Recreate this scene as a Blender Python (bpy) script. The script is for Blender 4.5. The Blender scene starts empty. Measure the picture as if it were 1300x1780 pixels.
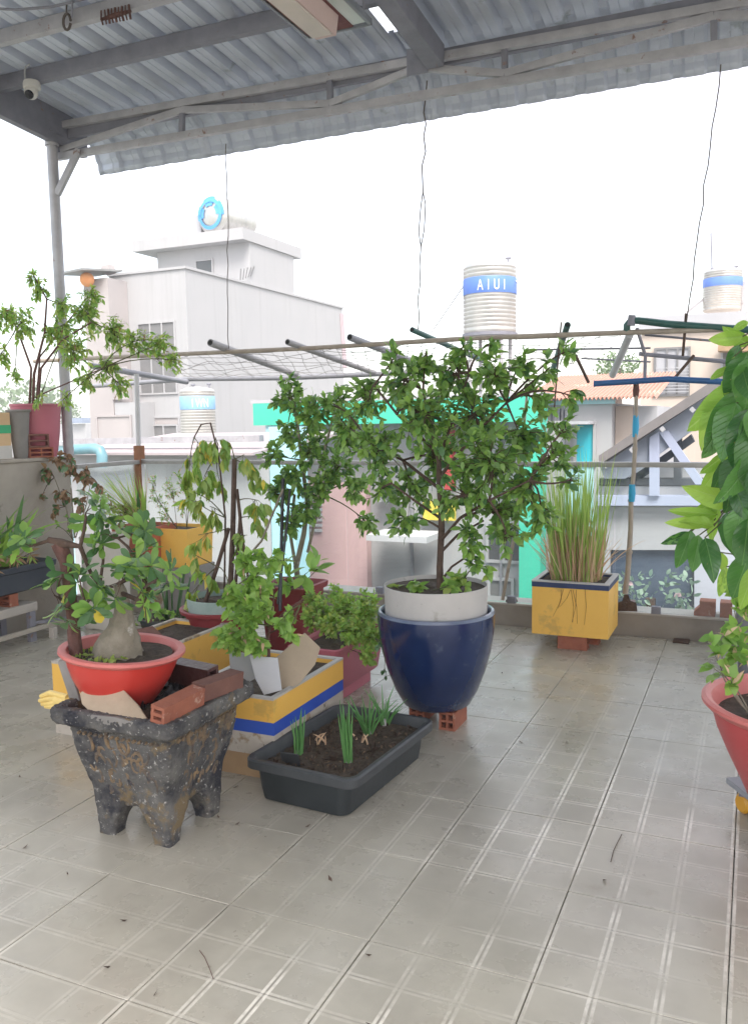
import bpy, bmesh, math, random
from mathutils import Vector, Matrix, noise
import numpy as np
def lsp(a, b, n): return [a+(b-a)*i/(n-1) for i in range(n)]
R = math.radians
random.seed(7)
scene = bpy.context.scene
col = scene.collection

# ------------------------------------------------------------------ camera
FPX, YAW, PIT, ROL, EYE = 1480.7, R(24.0815), R(6.14), R(-0.93755), 1.5
_f = Vector((-math.sin(YAW)*math.cos(PIT), math.cos(YAW)*math.cos(PIT), -math.sin(PIT)))
_r0 = Vector((math.cos(YAW), math.sin(YAW), 0)); _u0 = _r0.cross(_f)
_r = _r0*math.cos(ROL)+_u0*math.sin(ROL); _u = -_r0*math.sin(ROL)+_u0*math.cos(ROL)
cam_d = bpy.data.cameras.new('camera'); cam = bpy.data.objects.new('camera', cam_d); col.objects.link(cam)
M = Matrix.Identity(4)
for i in range(3):
    M[i][0] = _r[i]; M[i][1] = _u[i]; M[i][2] = -_f[i]
M[2][3] = EYE
cam.matrix_world = M
cam_d.sensor_fit = 'VERTICAL'; cam_d.sensor_height = 24.0; cam_d.lens = FPX/1780*24.0
cam_d.clip_start = 0.05; cam_d.clip_end = 3000
scene.camera = cam
scene.render.resolution_x = 747; scene.render.resolution_y = 1024

# ------------------------------------------------------------------ world, sun, exposure
SUN_EL, SUN_AZ = R(54), R(143)      # azimuth clockwise from +Y : behind the camera, to the right
world = bpy.data.worlds.new('World'); scene.world = world; world.use_nodes = True
nt = world.node_tree; nt.nodes.clear()
out = nt.nodes.new('ShaderNodeOutputWorld')
sky = nt.nodes.new('ShaderNodeTexSky'); sky.sky_type = 'NISHITA'; sky.sun_disc = False
sky.sun_elevation = SUN_EL; sky.sun_rotation = SUN_AZ; sky.dust_density = 3; sky.air_density = 1
b1 = nt.nodes.new('ShaderNodeBackground'); b1.inputs[1].default_value = 0.05
nt.links.new(sky.outputs[0], b1.inputs[0])
# high white overcast with faint cool and warm drifts
tc = nt.nodes.new('ShaderNodeTexCoord'); nz = nt.nodes.new('ShaderNodeTexNoise')
nz.inputs['Scale'].default_value = 1.6; nz.inputs['Detail'].default_value = 3
nt.links.new(tc.outputs['Generated'], nz.inputs['Vector'])
cr = nt.nodes.new('ShaderNodeValToRGB'); nt.links.new(nz.outputs['Fac'], cr.inputs[0])
cr.color_ramp.elements[0].position = .35; cr.color_ramp.elements[0].color = (.78, .86, .84, 1)
cr.color_ramp.elements[1].position = .65; cr.color_ramp.elements[1].color = (1.06, .90, .80, 1)
e = cr.color_ramp.elements.new(.5); e.color = (1.0, .94, .84, 1)
b2 = nt.nodes.new('ShaderNodeBackground'); b2.inputs[1].default_value = 0.26
nt.links.new(cr.outputs[0], b2.inputs[0])
ad = nt.nodes.new('ShaderNodeAddShader')
nt.links.new(b1.outputs[0], ad.inputs[0]); nt.links.new(b2.outputs[0], ad.inputs[1]); nt.links.new(ad.outputs[0], out.inputs[0])
sd = bpy.data.lights.new('sun', 'SUN'); sd.energy = 1.0; sd.angle = R(25); sd.color = (1, .96, .9)
sun = bpy.data.objects.new('sun', sd); col.objects.link(sun)
sdir = Vector((math.sin(SUN_AZ)*math.cos(SUN_EL), math.cos(SUN_AZ)*math.cos(SUN_EL), math.sin(SUN_EL)))
sun.rotation_euler = sdir.to_track_quat('Z', 'Y').to_euler(); sun.location = (0, -10, 20)
scene.view_settings.view_transform = 'Standard'; scene.view_settings.look = 'None'
scene.view_settings.exposure = 2.25; scene.view_settings.gamma = 1; scene.view_settings.use_curve_mapping = False

# ------------------------------------------------------------------ helpers
def ray(x, y): return _f+(x-650)/FPX*_r-(y-890)/FPX*_u
EYEV = Vector((0, 0, EYE))
def at(x, y, Y): d = ray(x, y); return EYEV+d*(Y/d.y)          # point of the plane Y = const
def atx(x, y, X): d = ray(x, y); return EYEV+d*(X/d.x)
def atz(x, y, z): d = ray(x, y); return EYEV+d*((z-EYE)/d.z)
def dep(p): return (Vector(p)-EYEV).dot(_f)

def lin(c):
    return tuple(((v/255)/12.92 if v/255 < .04045 else ((v/255+.055)/1.055)**2.4) for v in c)
MATS = {}
def mat(name, c1, c2=None, rough=.6, scale=6, detail=5, bump=0, bscale=None, metal=0, contrast=.25, spots=None, coords='Object', spec=.5, coat=0, transl=0, rnd=0, streak=None):
    if name in MATS: return MATS[name]
    m = bpy.data.materials.new(name); m.use_nodes = True; n = m.node_tree; n.nodes.clear(); L = n.links.new
    o = n.nodes.new('ShaderNodeOutputMaterial'); p = n.nodes.new('ShaderNodeBsdfPrincipled')
    p.inputs['Roughness'].default_value = rough; p.inputs['Metallic'].default_value = metal
    p.inputs['Specular IOR Level'].default_value = spec; p.inputs['Coat Weight'].default_value = coat
    t = n.nodes.new('ShaderNodeTexCoord'); tco = t.outputs['Object']
    if coords == 'World':
        g = n.nodes.new('ShaderNodeNewGeometry'); tco = g.outputs['Position']
    c2 = c2 or tuple(v*.8 for v in c1)
    z = n.nodes.new('ShaderNodeTexNoise'); z.inputs['Scale'].default_value = scale; z.inputs['Detail'].default_value = detail
    z.inputs['Roughness'].default_value = .6; L(tco, z.inputs['Vector'])
    mr = n.nodes.new('ShaderNodeMapRange'); mr.inputs[1].default_value = .5-contrast; mr.inputs[2].default_value = .5+contrast
    L(z.outputs['Fac'], mr.inputs[0])
    fac = mr.outputs[0]
    if rnd:
        g = n.nodes.new('ShaderNodeNewGeometry'); oi = n.nodes.new('ShaderNodeObjectInfo')
        a = n.nodes.new('ShaderNodeMath'); a.operation = 'ADD'; L(g.outputs['Random Per Island'], a.inputs[0]); L(oi.outputs['Random'], a.inputs[1])
        fr = n.nodes.new('ShaderNodeMath'); fr.operation = 'FRACT'; L(a.outputs[0], fr.inputs[0])
        mx = n.nodes.new('ShaderNodeMix'); mx.inputs[0].default_value = rnd; L(mr.outputs[0], mx.inputs[2]); L(fr.outputs[0], mx.inputs[3]); fac = mx.outputs[0]
    c = n.nodes.new('ShaderNodeMix'); c.data_type = 'RGBA'
    c.inputs[6].default_value = (*c1, 1); c.inputs[7].default_value = (*c2, 1); L(fac, c.inputs[0])
    colr = c.outputs[2]
    if spots:
        for (sc, ssc, thr) in spots:
            z2 = n.nodes.new('ShaderNodeTexNoise'); z2.inputs['Scale'].default_value = ssc; z2.inputs['Detail'].default_value = 7; z2.inputs['Roughness'].default_value = .65
            L(tco, z2.inputs['Vector'])
            r2 = n.nodes.new('ShaderNodeMapRange'); r2.inputs[1].default_value = thr; r2.inputs[2].default_value = thr+.06; L(z2.outputs['Fac'], r2.inputs[0])
            c3 = n.nodes.new('ShaderNodeMix'); c3.data_type = 'RGBA'; L(r2.outputs[0], c3.inputs[0]); L(colr, c3.inputs[6]); c3.inputs[7].default_value = (*sc, 1); colr = c3.outputs[2]
    if streak:
        mp = n.nodes.new('ShaderNodeMapping'); mp.inputs['Scale'].default_value = (2.2, 2.2, .12); L(tco, mp.inputs[0])
        z4 = n.nodes.new('ShaderNodeTexNoise'); z4.inputs['Scale'].default_value = 1.6; z4.inputs['Detail'].default_value = 7; z4.inputs['Roughness'].default_value = .7; L(mp.outputs[0], z4.inputs['Vector'])
        r4 = n.nodes.new('ShaderNodeMapRange'); r4.inputs[1].default_value = .54; r4.inputs[2].default_value = .80; r4.inputs[4].default_value = .38; L(z4.outputs['Fac'], r4.inputs[0])
        c4 = n.nodes.new('ShaderNodeMix'); c4.data_type = 'RGBA'; L(r4.outputs[0], c4.inputs[0]); L(colr, c4.inputs[6]); c4.inputs[7].default_value = (*streak, 1); colr = c4.outputs[2]
    L(colr, p.inputs['Base Color'])
    if bump:
        b = n.nodes.new('ShaderNodeBump'); b.inputs['Strength'].default_value = bump; b.inputs['Distance'].default_value = .01
        z3 = n.nodes.new('ShaderNodeTexNoise'); z3.inputs['Scale'].default_value = bscale or scale*4; z3.inputs['Detail'].default_value = 6
        L(tco, z3.inputs['Vector']); L(z3.outputs['Fac'], b.inputs['Height']); L(b.outputs[0], p.inputs['Normal'])
    if transl:
        tr = n.nodes.new('ShaderNodeBsdfTranslucent'); ms = n.nodes.new('ShaderNodeMixShader'); ms.inputs[0].default_value = transl
        hs = n.nodes.new('ShaderNodeHueSaturation'); hs.inputs['Value'].default_value = 1.5; hs.inputs['Saturation'].default_value = 1.1; L(colr, hs.inputs['Color']); L(hs.outputs[0], tr.inputs[0])
        L(p.outputs[0], ms.inputs[1]); L(tr.outputs[0], ms.inputs[2]); L(ms.outputs[0], o.inputs[0])
    else: L(p.outputs[0], o.inputs[0])
    MATS[name] = m; return m

def tag(o, label=None, cat=None, group=None, kind=None):
    if label: o['label'] = label
    if cat: o['category'] = cat
    if group: o['group'] = group
    if kind: o['kind'] = kind
    return o
def empty(name, loc=(0, 0, 0), label=None, cat=None, group=None, rz=0):
    o = bpy.data.objects.new(name, None); col.objects.link(o); o.location = loc; o.rotation_euler.z = rz
    o.empty_display_size = .1
    return tag(o, label, cat, group)

def frame(d, up=(0, 0, 1)):
    d = Vector(d).normalized(); u = Vector(up)
    if abs(d.dot(u.normalized())) > .98: u = Vector((1, 0, .01))
    s = d.cross(u).normalized(); t = s.cross(d).normalized()
    return s, d, t
class MB:
    def __init__(s): s.v = []; s.f = []
    def add(s, vs, fs):
        o = len(s.v); s.v += [tuple(v) for v in vs]; s.f += [tuple(i+o for i in f) for f in fs]; return s
    def box(s, a, b, M=None):
        x0, y0, z0 = a; x1, y1, z1 = b
        vs = [Vector(p) for p in ((x0,y0,z0),(x1,y0,z0),(x1,y1,z0),(x0,y1,z0),(x0,y0,z1),(x1,y0,z1),(x1,y1,z1),(x0,y1,z1))]
        if M: vs = [M @ v for v in vs]
        return s.add(vs, [(0,3,2,1),(4,5,6,7),(0,1,5,4),(1,2,6,5),(2,3,7,6),(3,0,4,7)])
    def beam(s, p, q, w, h, up=(0, 0, 1)):
        p, q = Vector(p), Vector(q); sd_, d, t = frame(q-p, up)
        vs = []
        for c in (p, q):
            for a, b in ((-1,-1),(1,-1),(1,1),(-1,1)): vs.append(c+sd_*a*w/2+t*b*h/2)
        return s.add(vs, [(0,1,2,3),(4,7,6,5),(0,4,5,1),(1,5,6,2),(2,6,7,3),(3,7,4,0)])
    def tube(s, pts, rad, n=8, cap=True):
        pts = [Vector(p) for p in pts]; k = len(pts)
        if not hasattr(rad, '__len__'): rad = [rad]*k
        vs = []; prev = None
        for i, p in enumerate(pts):
            d = (pts[min(i+1, k-1)]-pts[max(i-1, 0)])
            if d.length < 1e-9: d = Vector((0, 0, 1))
            d.normalize()
            if prev is None: a = frame(d)[0]
            else:
                a = prev-d*prev.dot(d)
                a = a.normalized() if a.length > 1e-6 else frame(d)[0]
            prev = a; b = d.cross(a)
            for j in range(n):
                t = 2*math.pi*j/n; vs.append(p+(a*math.cos(t)+b*math.sin(t))*rad[i])
        fs = [(i*n+j, i*n+(j+1) % n, (i+1)*n+(j+1) % n, (i+1)*n+j) for i in range(k-1) for j in range(n)]
        if cap: fs += [tuple(range(n-1, -1, -1)), tuple((k-1)*n+j for j in range(n))]
        return s.add(vs, fs)
    def lathe(s, prof, c=(0, 0, 0), n=40, M=None, close=False):
        vs = []; c = Vector(c)
        for r_, z in prof:
            for j in range(n):
                t = 2*math.pi*j/n; v = Vector((r_*math.cos(t), r_*math.sin(t), z)); v = (M @ v) if M else v; vs.append(v+c)
        k = len(prof)
        fs = [(i*n+j, i*n+(j+1) % n, (i+1)*n+(j+1) % n, (i+1)*n+j) for i in range(k-1) for j in range(n)]
        if close: fs += [tuple(range(n-1, -1, -1)), tuple((k-1)*n+j for j in range(n))]
        return s.add(vs, fs)
    def prism(s, poly, axis, a, b):
        """poly: 2-D points in the two other axes, extruded from a to b along axis (0 x, 1 y, 2 z)"""
        vs = []
        for q in (a, b):
            for u, v in poly:
                vs.append((q, u, v) if axis == 0 else ((u, q, v) if axis == 1 else (u, v, q)))
        k = len(poly)
        return s.add(vs, [tuple(range(k)), tuple(range(2*k-1, k-1, -1))]+[(i, i+k, (i+1) % k+k, (i+1) % k) for i in range(k)])
    def build(s, name, m, parent=None, bevel=0, smooth=None, seg=2, loc=None):
        me = bpy.data.meshes.new(name); me.from_pydata(s.v, [], s.f)
        bm = bmesh.new(); bm.from_mesh(me)
        bmesh.ops.recalc_face_normals(bm, faces=bm.faces)
        if bevel: bmesh.ops.bevel(bm, geom=[e for e in bm.edges if e.is_manifold and e.calc_face_angle(0) > .5], offset=bevel, segments=seg, affect='EDGES', profile=.7, clamp_overlap=True)
        bm.to_mesh(me); bm.free()
        me.materials.append(m)
        if smooth is None: smooth = 40
        if smooth: me.polygons.foreach_set('use_smooth', [True]*len(me.polygons)); me.set_sharp_from_angle(angle=R(smooth))
        o = bpy.data.objects.new(name, me); col.objects.link(o)
        if loc: o.location = loc
        if parent: o.parent = parent; o.matrix_parent_inverse = Matrix.Translation(-Vector(parent.location)) if parent.rotation_euler.z == 0 else Matrix.Identity(4)
        return o
def clone(o, loc=None, parent=None, rot=None):
    c = o.copy(); col.objects.link(c)
    if loc is not None: c.location = loc
    if rot is not None: c.rotation_euler = rot
    if parent: c.parent = parent
    return c
def clone_tree(o, loc, rot=None):
    c = clone(o, loc, rot=rot)
    for ch in o.children:
        d = ch.copy(); col.objects.link(d); d.parent = c
    return c
def rough_mesh(o, amp, scale, cuts=0, seed=0):
    me = o.data; bm = bmesh.new(); bm.from_mesh(me)
    if cuts: bmesh.ops.subdivide_edges(bm, edges=bm.edges, cuts=cuts, use_grid_fill=True)
    bm.normal_update()
    for v in bm.verts:
        d = noise.fractal(v.co*scale+Vector((seed, 0, 0)), .7, 2, 4)
        v.co += v.normal*d*amp
    bm.to_mesh(me); bm.free()
    me.polygons.foreach_set('use_smooth', [True]*len(me.polygons))

# ------------------------------------------------------------------ materials
def glass_mat(name, tint, fac_face=.06, alpha_t=(1, 1, 1), rough=.02):
    m = bpy.data.materials.new(name); m.use_nodes = True; n = m.node_tree; n.nodes.clear(); L = n.links.new
    o = n.nodes.new('ShaderNodeOutputMaterial'); t = n.nodes.new('ShaderNodeBsdfTransparent'); t.inputs[0].default_value = (*alpha_t, 1)
    g = n.nodes.new('ShaderNodeBsdfGlossy'); g.inputs[0].default_value = (*tint, 1); g.inputs['Roughness'].default_value = rough
    fr = n.nodes.new('ShaderNodeLayerWeight'); fr.inputs[0].default_value = .25
    mm = n.nodes.new('ShaderNodeMath'); mm.operation = 'MULTIPLY_ADD'; mm.inputs[1].default_value = .5; mm.inputs[2].default_value = fac_face; L(fr.outputs['Fresnel'], mm.inputs[0])
    x = n.nodes.new('ShaderNodeMixShader'); L(mm.outputs[0], x.inputs[0]); L(t.outputs[0], x.inputs[1]); L(g.outputs[0], x.inputs[2]); L(x.outputs[0], o.inputs[0])
    return m

def tile_mat():
    m = bpy.data.materials.new('floor tile glaze'); m.use_nodes = True; n = m.node_tree; n.nodes.clear(); L = n.links.new
    N = lambda t: n.nodes.new(t)
    def math_(op, a, b=None, c=None):
        x = N('ShaderNodeMath'); x.operation = op
        for i, q in enumerate((a, b, c)):
            if q is None: continue
            if isinstance(q, (int, float)): x.inputs[i].default_value = q
            else: L(q, x.inputs[i])
        return x.outputs[0]
    o = N('ShaderNodeOutputMaterial'); p = N('ShaderNodeBsdfPrincipled'); tc_ = N('ShaderNodeTexCoord'); sp = N('ShaderNodeSeparateXYZ'); L(tc_.outputs['Object'], sp.inputs[0])
    g = N('ShaderNodeNewGeometry'); oi = N('ShaderNodeObjectInfo')
    third = TILE/3
    def noise_(s, d=4, r=.6, off=(0, 0, 0)):
        z = N('ShaderNodeTexNoise'); z.inputs['Scale'].default_value = s; z.inputs['Detail'].default_value = d; z.inputs['Roughness'].default_value = r
        mp = N('ShaderNodeMapping'); mp.inputs['Location'].default_value = off; L(g.outputs['Position'], mp.inputs[0]); L(mp.outputs[0], z.inputs[0]); return z.outputs[0]
    def ramp(v, a, b):
        r_ = N('ShaderNodeMapRange'); r_.interpolation_type = 'SMOOTHSTEP'; r_.inputs[1].default_value = a; r_.inputs[2].default_value = b; L(v, r_.inputs[0]); return r_.outputs[0]
    lines = []
    for ax in (0, 1):
        # distance to the nearest third line of the tile (local coordinates run -TILE/2..TILE/2)
        s = math_('ADD', sp.outputs[ax], TILE*4.5)
        fr = math_('PINGPONG', s, third/2)          # 0 on a grid line, third/2 in the middle
        # pale double line 6..11 mm off the grid line, relief glare painted in
        a = math_('SUBTRACT', fr, .0080); a = math_('ABSOLUTE', a)
        l1 = ramp(a, .0056, .0030)
        dark = ramp(fr, .0026, .0008)
        lines.append((l1, dark))
    # wear and painted glare: the pale lines show only in places, different for each direction
    w1 = ramp(noise_(.9, 5, .6), .45, .66); w2 = ramp(noise_(1.1, 5, .62, (7, 3, 0)), .46, .68)
    px = N('ShaderNodeSeparateXYZ'); L(g.outputs['Position'], px.inputs[0])
    zx = ramp(px.outputs[0], -1.75, -.75)           # painted line glare is meant stronger in the front lane than by the plants
    zy = ramp(px.outputs[1], 4.4, 3.2)
    wob_ = math_('MULTIPLY', noise_(.8, 2, .5, (9, 9, 9)), 1.6)
    lane = math_('MULTIPLY', ramp(math_('ADD', px.outputs[0], wob_), -.75, .0), zy)
    lane = math_('MULTIPLY', lane, ramp(noise_(1.6, 5, .65, (4, 8, 1)), .34, .60))
    corner = math_('MULTIPLY', ramp(px.outputs[0], -1.75, -2.1), ramp(px.outputs[1], 1.95, 1.6))
    patch = math_('MULTIPLY', ramp(noise_(1.1, 3, .5, (2, 5, 3)), .54, .62), ramp(px.outputs[1], 2.6, 2.0))
    zone = math_('MAXIMUM', math_('MAXIMUM', lane, corner), patch)
    w1 = math_('MAXIMUM', math_('MULTIPLY', w1, .35), zone); w2 = math_('MAXIMUM', math_('MULTIPLY', w2, .3), math_('MULTIPLY', zone, .85))
    fine = ramp(noise_(28, 3, .7), .3, .6)
    k = math_('MAXIMUM', math_('MULTIPLY', lines[0][0], w1), math_('MULTIPLY', math_('MULTIPLY', lines[1][0], w2), .65))
    k = math_('MULTIPLY', k, math_('MULTIPLY_ADD', fine, .5, .5))
    dk = math_('MULTIPLY', math_('MAXIMUM', lines[0][1], lines[1][1]), math_('MULTIPLY', w1, .6))
    base = N('ShaderNodeMix'); base.data_type = 'RGBA'; L(ramp(noise_(2.2, 6, .65, (3, 9, 0)), .3, .7), base.inputs[0])
    base.inputs[6].default_value = (*FLOOR_A, 1); base.inputs[7].default_value = (*FLOOR_B, 1)
    b2_ = N('ShaderNodeMix'); b2_.data_type = 'RGBA'; b2_.blend_type = 'MULTIPLY'; b2_.inputs[0].default_value = 1; L(base.outputs[2], b2_.inputs[6])
    v = N('ShaderNodeCombineColor'); rr = math_('MULTIPLY_ADD', oi.outputs['Random'], .10, .93)
    for i in range(3): L(rr, v.inputs[i])
    L(v.outputs[0], b2_.inputs[7])
    # brownish stains
    st = N('ShaderNodeMix'); st.data_type = 'RGBA'; L(math_('MULTIPLY', ramp(noise_(3.7, 7, .7, (1, 1, 4)), .60, .76), .45), st.inputs[0]); L(b2_.outputs[2], st.inputs[6]); st.inputs[7].default_value = (.22, .165, .12, 1)
    sk = N('ShaderNodeMix'); sk.data_type = 'RGBA'; L(math_('MULTIPLY', ramp(noise_(24, 4, .7, (5, 1, 4)), .71, .74), .5), sk.inputs[0]); L(st.outputs[2], sk.inputs[6]); sk.inputs[7].default_value = (.16, .13, .11, 1)
    c = N('ShaderNodeMix'); c.data_type = 'RGBA'; L(k, c.inputs[0]); L(sk.outputs[2], c.inputs[6]); c.inputs[7].default_value = (.78, .74, .66, 1)
    c2 = N('ShaderNodeMix'); c2.data_type = 'RGBA'; L(dk, c2.inputs[0]); L(c.outputs[2], c2.inputs[6]); c2.inputs[7].default_value = (.17, .15, .13, 1)
    L(c2.outputs[2], p.inputs['Base Color'])
    rg = math_('MULTIPLY_ADD', ramp(noise_(5, 5, .6, (2, 2, 2)),   .3, .7), .16, .22); p.inputs['Specular IOR Level'].default_value = .7; L(rg, p.inputs['Roughness'])
    bp = N('ShaderNodeBump'); bp.inputs['Strength'].default_value = .25; bp.inputs['Distance'].default_value = .002
    hh = math_('ADD', math_('MULTIPLY', math_('MAXIMUM', lines[0][0], lines[1][0]), .5), math_('MULTIPLY', noise_(9, 3), .5)); L(hh, bp.inputs['Height']); L(bp.outputs[0], p.inputs['Normal'])
    L(p.outputs[0], o.inputs[0]); return m

TILE = .478
FLOOR_A = (.43, .405, .340); FLOOR_B = (.335, .312, .262)
M_tile = tile_mat()
M_grout = mat('grout', (.16, .14, .12), (.09, .08, .07), .9, 12)
M_plaster = mat('old plaster', (.42, .38, .33), (.30, .27, .235), .9, 3, bump=.3, bscale=40, spots=[((.2, .18, .15), 5, .64)], coords='World')
M_curb = mat('curb render', (.34, .30, .26), (.22, .19, .16), .75, 4, bump=.2, bscale=30, coords='World')
M_curbtop = mat('curb top', (.5, .46, .41), (.36, .33, .3), .7, 6, coords='World')
M_roof = mat('zinc sheet', (.62, .66, .76), (.54, .58, .67), .42, 5, metal=.1, coords='World', spots=[((.38, .42, .46), 3, .62)])
M_steel = mat('weathered painted steel', (.24, .24, .28), (.17, .17, .20), .6, 9, bump=.15, spots=[((.24, .13, .09), 14, .64)], coords='World')
M_steel_l = mat('pale galvanised steel', (.46, .45, .47), (.32, .31, .33), .5, 9, bump=.15, metal=.2, spots=[((.22, .13, .1), 12, .62)], coords='World')
M_skylight = None
M_wire = mat('wire', (.10, .08, .07), None, .7)
M_ltrail = mat('grey rail metal', (.36, .345, .33), (.26, .25, .24), .4, 8, metal=.4, coords='World')
M_glass = glass_mat('balustrade glass', (1, 1, 1), .02, (.96, .985, .98))
M_white = mat('white facade paint', (.41, .405, .415), (.375, .375, .385), .9, .6, coords='World', detail=6, streak=(.24, .23, .23))
M_pinkgrey = mat('pinkish grey facade', (.42, .385, .38), (.36, .33, .33), .9, .8, coords='World')
M_greyw = mat('grey window shutter', (.20, .195, .195), (.15, .15, .155), .5, 3, coords='World')
M_darkw = mat('dark window', (.09, .10, .11), (.06, .065, .07), .15, 2)
M_teal = mat('turquoise paint', (.06, .52, .36), (.05, .46, .32), .7, 1, coords='World', streak=(.1, .34, .26))
M_cyanl = mat('pale cyan paint', (.42, .68, .74), (.36, .62, .70), .8, .8, coords='World')
M_pinkw = mat('pink paint', (.60, .40, .40), (.54, .35, .36), .8, 1, coords='World', streak=(.36, .27, .27))
M_redroof = mat('red tin roofing', (.50, .27, .20), (.42, .23, .18), .7, 2, coords='World', spots=[((.6, .45, .36), 3, .6)])
M_beige = mat('beige facade paint', (.56, .47, .40), (.51, .43, .37), .9, .8, coords='World', streak=(.3, .26, .22))
M_lav = mat('lavender grey paint', (.42, .46, .60), (.38, .42, .56), .7, 2, coords='World')
M_dkgrey = mat('dark grey timber', (.10, .11, .13), (.07, .08, .095), .7, 3, coords='World')
M_pale = mat('pale grey render', (.44, .44, .46), (.37, .37, .39), .9, 1, coords='World', streak=(.2, .2, .2))
M_tank = mat('stainless steel', (.62, .60, .57), (.48, .47, .46), .32, 3, metal=.75)
M_band = mat('blue tank band', (.09, .19, .58), (.12, .24, .66), .5, 3)
M_lband = mat('pale blue tank band', (.24, .46, .75), (.30, .52, .80), .5, 3)
M_letter = mat('white lettering', (.8, .8, .8), None, .6)
M_soil = mat('potting soil', (.035, .026, .02), (.10, .075, .055), .95, 30, bump=1, bscale=60, coords='World')
M_brick = mat('clay brick', (.34, .12, .07), (.25, .085, .055), .9, 9, bump=.5, bscale=50, spots=[((.42, .26, .2), 13, .62)])
M_brickd = mat('brown clay brick', (.20, .095, .07), (.13, .06, .05), .9, 9, bump=.5, bscale=50)
M_redplast = mat('red plastic', (.56, .050, .038), (.48, .040, .032), .36, 4, spots=[((.50, .13, .10), 5, .60), ((.22, .07, .05), 22, .68)])
M_redrim = mat('faded red plastic rim', (.62, .20, .18), (.54, .13, .12), .45, 8)
M_pinkpl = mat('pink plastic', (.45, .13, .17), (.40, .11, .15), .5, 3, spots=[((.38, .09, .1), 7, .64)])
M_dkred = mat('dark red plastic', (.26, .035, .04), (.20, .03, .035), .5, 5)
M_navy = mat('navy glaze', (.004, .012, .052), (.008, .026, .10), .24, 3, coat=.4, bump=.08, bscale=14, spots=[((.035, .055, .11), 9, .62), ((.12, .13, .15), 40, .72)])
M_navyrim = mat('navy glaze edge', (.05, .075, .15), (.1, .13, .2), .3, 9, coat=.4)
M_whiteplast = mat('grimy white plastic', (.52, .50, .48), (.42, .41, .40), .5, 4, spots=[((.34, .32, .29), 6, .60), ((.12, .11, .10), 60, .66)])
M_yellow = mat('yellow wall paint', (.82, .49, .10), (.76, .44, .085), .6, 3, bump=.2, spots=[((.60, .37, .09), 4, .58), ((.34, .22, .1), 16, .70), ((.10, .08, .06), 40, .73)])
M_bluep = mat('blue paint band', (.02, .07, .42), (.03, .1, .5), .55, 5, spots=[((.5, .5, .5), 22, .69)])
M_nvband = mat('dark blue paint band', (.03, .05, .13), (.02, .035, .09), .6, 8, spots=[((.4, .33, .2), 22, .68)])
M_styro = mat('dirty white foam', (.55, .51, .45), (.40, .36, .31), .9, 6, bump=.3, spots=[((.30, .22, .14), 5, .56), ((.14, .11, .08), 14, .62)])
M_tanwood = mat('tan wood', (.40, .27, .15), (.28, .18, .1), .8, 5, bump=.3, spots=[((.12, .08, .05), 8, .66)])
M_black = mat('black plastic tray', (.016, .021, .024), (.028, .034, .038), .45, 6, bump=.1)
M_blackrim = mat('scuffed black plastic rim', (.06, .065, .07), (.035, .04, .045), .5, 14)
M_stone = mat('mottled carved cement', (.028, .029, .036), (.15, .145, .135), .85, 9, detail=9, bump=.9, bscale=70, contrast=.17,
              spots=[((.17, .125, .07), 5.5, .56), ((.022, .023, .032), 4, .56), ((.40, .39, .37), 60, .60), ((.50, .43, .31), 26, .70)])
M_bark = mat('brown bark', (.12, .075, .055), (.06, .04, .032), .9, 20, bump=.8, bscale=60)
M_barkred = mat('reddish bark', (.15, .07, .055), (.08, .04, .035), .85, 20, bump=.8, bscale=60)
M_barkpale = mat('pale swollen bark', (.30, .27, .22), (.17, .15, .11), .9, 16, bump=.7, bscale=50, spots=[((.42, .40, .36), 10, .6)])
M_twig = mat('green twig', (.10, .12, .04), (.07, .05, .03), .8, 20)
M_bamboo = mat('bamboo pole', (.42, .36, .29), (.28, .23, .19), .6, 12, coords='World')
M_bluepipe = mat('blue pvc pipe', (.02, .11, .30), (.03, .09, .22), .4, 8)
M_cyan = mat('cyan tape', (.02, .36, .62), None, .45)
M_greenpipe = mat('dark green pvc pipe', (.02, .11, .095), (.03, .08, .07), .4, 8)
M_greypipe = mat('grey pvc pipe', (.30, .30, .33), (.22, .22, .24), .45, 7, coords='World')
M_boreshade = mat('painted bore shade', (.02, .02, .02), None, .9)
M_cement = mat('grey cement', (.26, .25, .24), (.19, .18, .17), .9, 8, bump=.4, coords='World')
M_clothy = mat('beige rag', (.46, .37, .27), (.36, .29, .21), .9, 9, bump=.4)
M_glove = mat('yellow rubber', (.78, .60, .22), (.70, .5, .15), .5, 8)
def leafm(name, a, b, transl=.3, rough=.42, rnd=.8): return mat(name, a, b, rough, 14, 2, coords='World', transl=transl, rnd=rnd, spec=.6)
L_citrus = leafm('citrus leaf', (.09, .21, .05), (.27, .42, .11))
L_light = leafm('light green leaf', (.32, .48, .11), (.16, .32, .07), .4)
L_yellowg = leafm('yellow green leaf', (.44, .50, .13), (.24, .36, .08), .4)
L_yellow = leafm('yellowed leaf', (.75, .60, .08), (.60, .48, .07), .3)
L_dark = leafm('dark leaf', (.06, .15, .055), (.11, .22, .075), .22, .35)
L_big = leafm('glossy large leaf', (.022, .085, .022), (.07, .19, .035), .3, .3)
L_biglite = leafm('young large leaf', (.34, .52, .07), (.20, .40, .05), .45, .35)
L_brown = leafm('dry brown leaf', (.22, .13, .08), (.34, .22, .12), .2, .8)
L_grass = leafm('lemongrass blade', (.40, .52, .14), (.24, .38, .09), .35, .5)
L_straw = leafm('dry straw blade', (.72, .54, .36), (.50, .32, .20), .2, .8)
L_herb = leafm('herb leaf', (.38, .56, .12), (.22, .40, .09), .4)
L_onion = leafm('onion leaf', (.10, .28, .09), (.16, .36, .11), .3)
L_far = leafm('far foliage', (.12, .20, .06), (.08, .14, .05), .3)

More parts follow.
